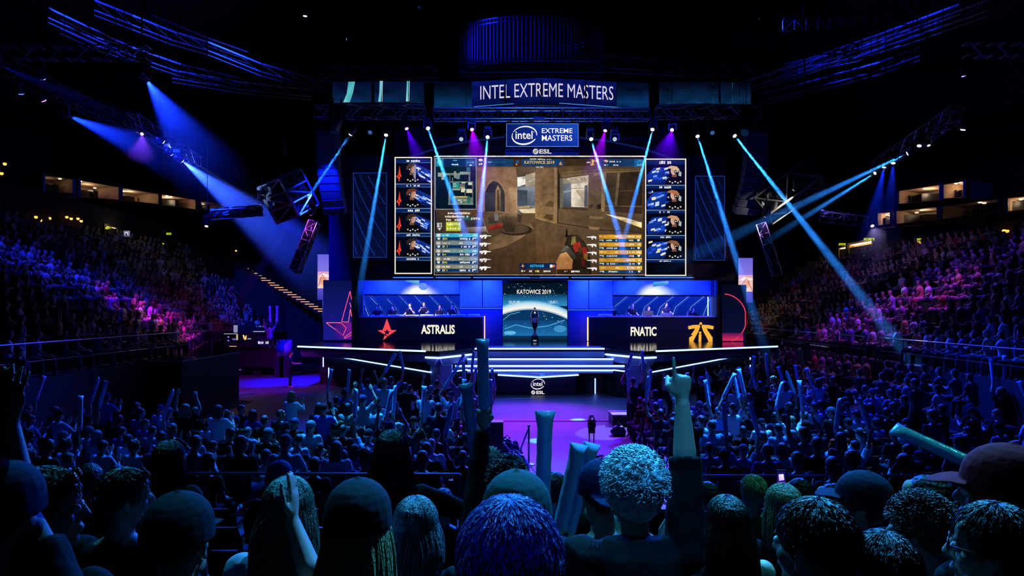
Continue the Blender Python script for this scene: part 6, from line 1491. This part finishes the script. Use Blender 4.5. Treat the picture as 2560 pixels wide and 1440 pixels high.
o,M,g,H=fgp(1108,1262,5.4,'seated person in dark top holding up one blue clapper behind the ash grey hair','#0a0c14','short','#0c0808',0,dict(la='lap',ra='up',hr='grip'),seated=True); clapper(M@g[1][0],(-.12,.05,1),'blue clapper standing upright just beside the black board on the aisle')
o,M,g,H=fgp(1502,1243,3.0,'person in navy hood half hidden by the bushy white blond hair','#0a1230','crop','#0c0a0a',.2,dict(la='clap',ra=D,hl='grip'),hat='capback',hatc='#0c1640')
for dx,l in ((0,'nearer of two blue clappers leaning beside the wavy dark hair'),(.05,'farther of two blue clappers leaning beside the wavy dark hair')): clapper(M@g[-1][0]+V((dx-.03,.02+dx,-.0)),(.24+dx,.1,1),l,None,.4,.8)
fgp(1387,1226,4.3,'person with round dark hair before the aisle barrier','#0a0c12','short','#08080a',0,dict(la=D,ra=D))
fgp(1238,1226,4.4,'person with dark hair in shadow beside the black board','#08080c','short','#0a0808',0,dict(la=D,ra=D))
fgp(1466,1232,4.6,'person with dark hair and pale collar by the leaning clappers','#8a98b8','short','#08080a',0,dict(la=D,ra=D))
fgp(1882,1233,4.72,'person with short blond hair and bare neck looking at the stage','#0a0c14','crop','#b8a878',.1,dict(la=D,ra=D,head=(.15,0,0)),strand=st('short',700,seed=11))
o,M,g,H=fgp(1957,1272,3.4,'woman with wavy light brown hair in dark top below the lit phone','#0c0e14','long','#7a6244',.1,dict(la=D,ra=D,fem=True,sleeve='long'),strand=st('long',1100,length=.2,seed=12))
pos=at(1953,1200,5.2); ph=thing('phone','lit phone held up filming the bright stage','phone',pos); b=MB(); b.box(pos,(.078,.01,.152)); b.build('casing',M_blk,ph)
p=Paint(5.194,.0006); x0,y0,x1,y1=1953-10.5,1200-21,1953+10.5,1200+21; p.rect(x0,y0,x1,y1,['#1a1260','#2a1a90']); p.poly([(x0+4,y0+7),(x1-5,y0+6),(x1-3,y0+21),(x0+5,y0+23)],['#e8e0ff','#fff8f0','#f0d0ff','#c8a0f8']); p.rect(x0+2,y0+26,x1-2,y0+31,'#8a2ad0'); p.build('display',ph)
fgp(1815,1312,3.0,'woman with long dark hair and one pale bare arm raised to her face','#0a0a0e','long','#14100e',.1,dict(la='face2',ra=D,hl='relax',fem=True,sleeve='none'),skin=(.62,.46,.38),strand=st('long',1000,length=.26,seed=13))
fgp(2032,1372,1.8,'large dark silhouetted head of a person before the light brown hair','#060608','short','#060505',.3,dict(la=D,ra=D,head=(.35,0,0)),skin=(.36,.2,.17),strand=st('short',700,seed=14))
fgp(2148,1268,3.0,'person in dark cap with pale brim turned towards the aisle','#1a2c48','crop','#0c0a0a',.35,dict(la=D,ra=D,head=(.75,.15,0)),hat='capfront',hatc='#141c34')
fgp(2078,1256,5.0,'seated person with cropped dark hair behind the pale brim cap','#10244c','crop','#0c0c10',.3,dict(la='lap',ra='lap',head=(.5,0,0)),seated=True)
fgp(2296,1332,2.35,'person with short wavy brown hair and an earring looking to the stage','#06080c','short','#3a3020',.35,dict(la=D,ra=D,head=(.45,0,0),fem=True),skin=(.5,.34,.27),strand=st('mop',900,r=.002,seed=15))
fgp(2313,1257,3.05,'person with shaved dark head looking towards the aisle','#0c1430','crop','#0a0c18',.3,dict(la=D,ra=D,head=(.6,0,0)))
fgp(2500,1248,2.05,'person in dark red cap at the far edge raising a pale clapper','#14060a','short','#0a0606',.3,dict(la=D,ra=D,head=(.6,.1,0),sleeve='long'),hat='capfront',hatc='#8a0c18')
clapper(at(2450,1168,3.2),(-.55,.7,.3),'pale clapper pushed out sideways by the red cap',None,.0,.7)
o,M,g,H=fgp(2478,1378,1.85,'person wearing glasses with dark hair at the lower corner','#0a0c10','short','#0c0a08',.4,dict(la=D,ra=D,head=(.55,0,0)),skin=(.4,.27,.22),strand=st('short',700,seed=16))
k=MB()
for s_ in (-1,1):
    k.torus((s_*.032,.1,.008),(.022,0,0),(0,0,.019),.0025,16,5); k.tube([V((s_*.054,.097,.012)),V((s_*.084,.04,.012)),V((s_*.086,-.01,.004))],.0028,5)
k.tube([V((-.01,.102,.012)),V((.01,.102,.012))],.0025,5); q=bpy.data.objects.new('glasses',k.mesh('glasses',M_blk,True)); COL.objects.link(q); q.parent=o; q.matrix_local=H.copy()
fgp(2205,1448,1.8,'dark hair top of a person at the lower edge before the wavy brown hair','#06080c','short','#0c0e10',.1,dict(la=D,ra=D),strand=st('short',900,seed=17))
fgp(700,1200,6.4,'seated person in purple cap behind the tied back hair','#0c0c18','crop','#0a0808',0,dict(la='lap',ra='lap'),seated=True,hat='capback',hatc='#4a3a8a')
fgp(424,1152,4.8,'standing person with long black hair in the dark before the handrail','#08080e','long','#060608',-.1,dict(la=D,ra=D,fem=True),strand=st('long',500,length=.25,seed=18))
fgp(1764,1246,5.5,'seated person in dark blue looking towards the white blond hair','#0a1440','short','#080a14',.2,dict(la='lap',ra='lap',head=(.6,0,0)),seated=True)
fgp(1996,1238,5.5,'seated person with neat dark hair holding up the lit phone','#10142c','short','#080808',.2,dict(la='phone',hl='grip',ra='lap',head=(.3,0,0)),seated=True)
fgp(2420,1275,3.9,'person with dark hair in deep shadow behind the glasses wearer','#06070a','mop','#060606',.2,dict(la=D,ra=D))
fgp(225,1200,5.0,'person with dark hair in deep shadow near the raised bare arm','#07080c','short','#060606',-.1,dict(la=D,ra=D))
# ---- tribune seats
def seat_mesh():
    b=MB(); b.box((0,.02,.43),(.44,.4,.05)); b.loft([(V((0,-.2,.45)),V((.2,0,0)),V((0,.025,0))),(V((0,-.24,.7)),V((.22,0,0)),V((0,.025,0))),(V((0,-.27,.86)),V((.17,0,0)),V((0,.02,0)))],14); b.box((0,-.1,.21),(.06,.3,.42)); return b.mesh('seat_mesh',mat('seat_plastic','#0b0d14',.4))
STM=seat_mesh()
for Y,nm_ in ((6.3,'upper'),(7.4,'middle'),(8.5,'lower')):
    for j in range(-14,15):
        x=j*.54+.2; px=1280+x*FP/Y
        if px<-20 or px>2580 or 1215<px<1640: continue
        o=bpy.data.objects.new('stadium_seat',STM); COL.objects.link(o); o.location=(x,Y,tz(Y)); side='red-star' if x<1 else 'gold-emblem'
        tag(o,f'black stadium seat, {nm_} tribune row, {ORD[abs(j)]} from the aisle, {side} side','seat','stadium seats on the tribune')
def rail(pts,hz,label,n=4,r=.022,low=True):
    o=thing('handrail',label,'handrail',(V(pts[0])+V(pts[-1]))/2); P=[V(q) for q in pts]
    b=MB(); b.tube(P,r,8); b.build('top_rail',M_steel,o)
    if low: b=MB(); b.tube([q-V((0,0,hz*.5)) for q in P],r*.7,6); b.build('mid_rail',M_dark,o)
    for k in range(n+1):
        t=k/n*(len(P)-1); i=min(int(t),len(P)-2); q=P[i].lerp(P[i+1],t-i); b=MB(); b.tube([q,q-V((0,0,hz))],r*.85,6); b.build('post',M_dark,o)
    return o
rail([at(195,1183,9.07),at(1150,1186,9.07)],1.1,'straight blue lit handrail behind the tribune seats on the red-star side',6)
rail([at(1690,1190,9.07),at(2560,1190,9.07)],1.1,'straight dark handrail behind the tribune seats on the gold-emblem side',6)
rail([at(185,1247,5.82),at(290,1248,5.82)],1.1,'short blue lit handrail between the two wearers of sunglasses',1)
o=rail([at(1212,1193,9.07),at(1645,1194,9.07)],1.1,'aisle barrier with bright top rail and black panel at the tribune edge',3,.025,False)
b=MB(); a=at(1212,1197,9.1); c=at(1645,1197,9.1); b.span((a.x,9.09,.5),(c.x,9.11,a.z)); b.build('panel',M_matte,o)
for y,z0,r_ in ((0,2.95,0),):
    rail([V((-12.95,15,2.95)),V((-12.95,29.5,2.95))],1.0,'long handrail along the foot of the terrace on the red-star side',9,.02); rail([V((lx(0,y)+.05,y,2.95)) for y in (30.6,34,38,46)],1.0,'farther handrail along the terrace foot beyond the control tower',8,.02)
    rail([V((12.95,17,2.85)),V((12.95,24,2.85))],.9,'handrail along the foot of the violet terrace, end next to the camera',5,.02); rail([V((12.95,25,2.85)),V((12.95,44,2.85))],.9,'handrail along the foot of the violet terrace, end next to the stage',9,.02)
# ---- things on the arena floor
o=thing('equipment_case','black upright equipment case on short feet beside the purple aisle','case',at(1227,1160,17)); o.location.z=0; ORG[o.name]=o.location.copy()
a=at(1196,1055,17); c=at(1258,1140,17); b=MB(); b.span((a.x,17,c.z),(c.x,17.35,a.z)); b.build('body',M_blk,o)
for x in (a.x+.05,c.x-.05):
    b=MB(); b.span((x-.03,17.02,0),(x+.03,17.3,c.z)); b.build('foot',M_dark,o)
b=MB(); b.span((a.x,16.98,a.z-.02),(c.x,17,a.z)); b.build('trim',M_steel,o)
o=thing('rope_barrier','metal rope barrier with drooping cord beside the black case','rope barrier',at(1322,1160,17)); o.location.z=0; ORG[o.name]=o.location.copy()
p0=at(1322,1068,17); b=MB(); b.tube([p0,V((p0.x,17,.04))],.025,8); b.ell(p0+V((0,0,.03)),(.04,.04,.04)); b.build('post',M_steel,o,True); b=MB(); b.lathe([(.16,0),(.16,.02),(.05,.05)],(p0.x,17,0),16); b.build('base',M_steel,o)
b=MB(); b.tube([at(1320,1073,17),at(1312,1095,17),at(1302,1122,17),at(1291,1135,17),at(1280,1136,17),at(1270,1122,17),at(1258,1108,17)],.022,6); b.build('rope',M_fascia,o,True)
o=thing('camera_robot','black remote camera on a low twin-post stand in the purple aisle','camera',at(1479,1141,18)); o.location.z=0; ORG[o.name]=o.location.copy(); c=V((o.location.x,18,0))
b=MB(); b.span((c.x-.17,17.8,.0),(c.x+.17,18.2,.05)); b.tube([c+V((-.3,-.1,.03)),c+V((.3,-.1,.03))],.025,6); b.tube([c+V((0,.25,.03)),c+V((0,-.25,.03))],.025,6); b.build('base',M_blk,o)
for x in (-.06,.06):
    b=MB(); b.tube([c+V((x,0,.04)),c+V((x,0,.62))],.016,6); b.build('post',M_blk,o)
b=MB(); b.box(c+V((0,0,.68)),(.17,.16,.14)); b.ell(c+V((0,0,.8)),(.11,.1,.11)); b.build('pan_head',M_blk,o,True)
b=MB(); b.box(c+V((0,0,.98)),(.13,.24,.13)); b.tube([c+V((0,.1,.98)),c+V((0,.22,.98))],.05,10); b.box(c+V((-.09,0,.86)),(.03,.1,.2)); b.box(c+V((.09,0,.86)),(.03,.1,.2)); b.ell(c+V((0,0,1.04)),(.07,.08,.06)); b.build('camera_body',M_blk,o)
b=MB(); b.tube([c+V((0,-.13,1.0)),c+V((0,-.125,1.0))],.035,10); b.build('status_light',glow('dim_status','#8a60ff',.6,False),o)
o=thing('equipment_box','low black box with pale lid at the aisle end of a seat row','box',at(1548,1058,23)); o.location.z=0; ORG[o.name]=o.location.copy()
a=at(1532,1060,22.6); b=MB(); b.span((a.x,22.6,0),(a.x+.7,23.6,.34)); b.build('body',M_blk,o); b=MB(); b.span((a.x-.02,22.58,.34),(a.x+.72,23.62,.37)); b.build('lid',M_plastic,o)
def bag(px,py,Y,s,label,m,seed):
    c=at(px,py,Y); c.z=0; b=MB(); b.ell(c+V((0,0,.2*s)),(.26*s,.2*s,.22*s),None,12,8); b.ell(c+V((.12*s,.05,.13*s)),(.2*s,.18*s,.15*s)); b.ell(c+V((-.14*s,0,.14*s)),(.17*s,.17*s,.15*s)); b.box(c+V((0,0,.06*s)),(.5*s,.34*s,.1*s)); b.tube([c+V((-.08*s,0,.4*s)),c+V((0,0,.48*s)),c+V((.08*s,0,.4*s))],.02*s,6)
    me=remesh(b,.02,1,0,.03,9,seed); me.materials.append(m); return tag(link('bag',me),label,'bag')
M_bag=mat('shiny_bag','#2a3450',.18,bump=.8,bscale=12)
bag(1268,1150,17.6,1.3,'shiny dark bag bulging out under the black equipment case',M_bag,1); bag(1285,1186,16.1,1.2,'crumpled clear plastic bag lying on the floor by the barrier',mat('clear_bag','#8a9ac8',.12,bump=1.0,bscale=14),2); bag(1546,1088,20.9,.8,'dark backpack lying beside the first chairs of the gold-emblem side',M_bag,3)
o=thing('tripod_stand','tall black tripod mast with level bar before the low side rows','tripod stand',at(2010,1005,28)); o.location.z=0; ORG[o.name]=o.location.copy(); c=V((o.location.x,28,0)); t=at(2010,868,28)
b=MB(); b.tube([c+V((0,0,.3)),t],.09,8); b.build('mast',M_blk,o); b=MB(); b.tube([at(1955,857,28),at(2086,874,28)],.1,6); b.box(at(2010,866,28),(.35,.25,.25)); b.build('crossbar',M_blk,o)
for a in (0.3,2.4,4.5):
    b=MB(); b.tube([c+V((0,0,1.3)),c+V((.95*math.cos(a),.95*math.sin(a),.02))],.035,6); b.tube([c+V((0,0,.5)),c+V((.55*math.cos(a),.55*math.sin(a),.55))],.025,5); b.build('leg',M_blk,o)
# black-clad platform fence and the control tower on the red-star side
o=thing('fence','tall black cloth clad fence corner below the terrace on the red-star side','fence',(-12,26,0))
b=MB(); b.span((-12.95,24,0),(-11.6,24.06,2.0)); b.span((-11.66,24.06,0),(-11.6,29,2.0)); b.build('panel',M_matte,o); b=MB(); b.tube([(-12.95,24,2.02),(-11.6,24,2.02),(-11.6,29,2.02)],.022,6); b.build('trim',M_dark,o)
b=MB(); b.span((-12.95,24.07,0),(-11.67,29,.95)); b.build('deck',M_matte,o)
Yt=39; o=thing('control_tower','black production control desk tower with small screens near the stage wing','control desk',at(640,935,Yt)); o.location.z=0; ORG[o.name]=o.location.copy()
def tb(x0,y0,x1,y1,y,d,name,m): 
    b=MB(); a=at(x0,y0,y); c=at(x1,y1,y); b.span((a.x,y,c.z),(c.x,y+d,a.z)); return b.build(name,m,o)
tb(632,915,652,938,Yt+.4,1.0,'leg',M_blk); tb(574,867,690,917,Yt,2.2,'lower_body',M_blk); tb(562,836,640,868,Yt-.3,2,'desk_body',M_blk); tb(640,834,687,866,Yt-.2,2,'side_body',mat('navy_side','#0a1838',.5)); tb(584,812,688,832,Yt+.6,.1,'glass_screen',mat('dim_glass','#28407a',.15)); tb(566,832,690,836,Yt-.3,2.2,'worktop',M_dark)
p=Paint(Yt-.31); p.rect(560,834,594,861,['#05060c','#0a0a1a']); p.rect(560,834,594,835,'#d8d4ff'); p.rect(569,841,573,844,'#8a88ff'); p.rect(569,850,573,853,'#7a78ff'); p.rect(581,846,590,850,'#6a5ac8'); p.rect(591,836,595,850,'#c8b890'); p.poly([(607,837),(611,838),(612,849),(609,846)],'#ffe0a0'); p.poly([(613,841),(617,838),(616,849),(611,850)],'#ffd080'); p.rect(619,846,628,848,'#a8b8e8'); p.rect(574,865,592,866.5,'#ffb070'); p.build('display',o)
p=Paint(Yt-.21); p.glyphs(645,853,678,861,'#d8e0ff',77); p.rect(633,828,662,829.5,'#b8ccff'); p.build('lettering',o)
p=Paint(Yt+.59); p.rect(584,813,594,831,'#8a8ab8'); p.glyphs(640,814,660,818,'#4a6ab0',5); p.build('papers',o)
for k,x in enumerate((702,714)):
    q=thing('tub_chair',('pale rounded tub chair beside the control tower','pale rounded tub chair next to it, nearer the stage')[k],'chair',at(x,868,38.5)); c=at(x,868,38.5); c.z=0; q.location=c; ORG[q.name]=c.copy()
    b=MB(); b.span((c.x-.25,38.2,0),(c.x+.25,38.8,1.2)); b.build('riser',M_blk,q); b=MB(); b.loft([(c+V((0,.1,1.2)),V((.28,0,0)),V((0,.25,0))),(c+V((0,.15,1.7)),V((.33,0,0)),V((0,.22,0))),(c+V((0,.2,2.1)),V((.3,0,0)),V((0,.12,0)))],14); b.build('shell',mat('pale_shell','#6a8ab0',.5),q,True)
clapper(at(676,800,37),(-.05,0,1),'bright upright clapper raised behind the control tower, one of a pair',None,0,1.3); clapper(at(692,800,37),(.02,0,1),'bright upright clapper raised behind the control tower, its partner nearer the stage',None,0,1.3)
place_person('situp',(at(684,0,38).x,37.4,1.7),.0,'person raising two bright clappers behind the control tower','#5a6a9a','short','#1a1410')
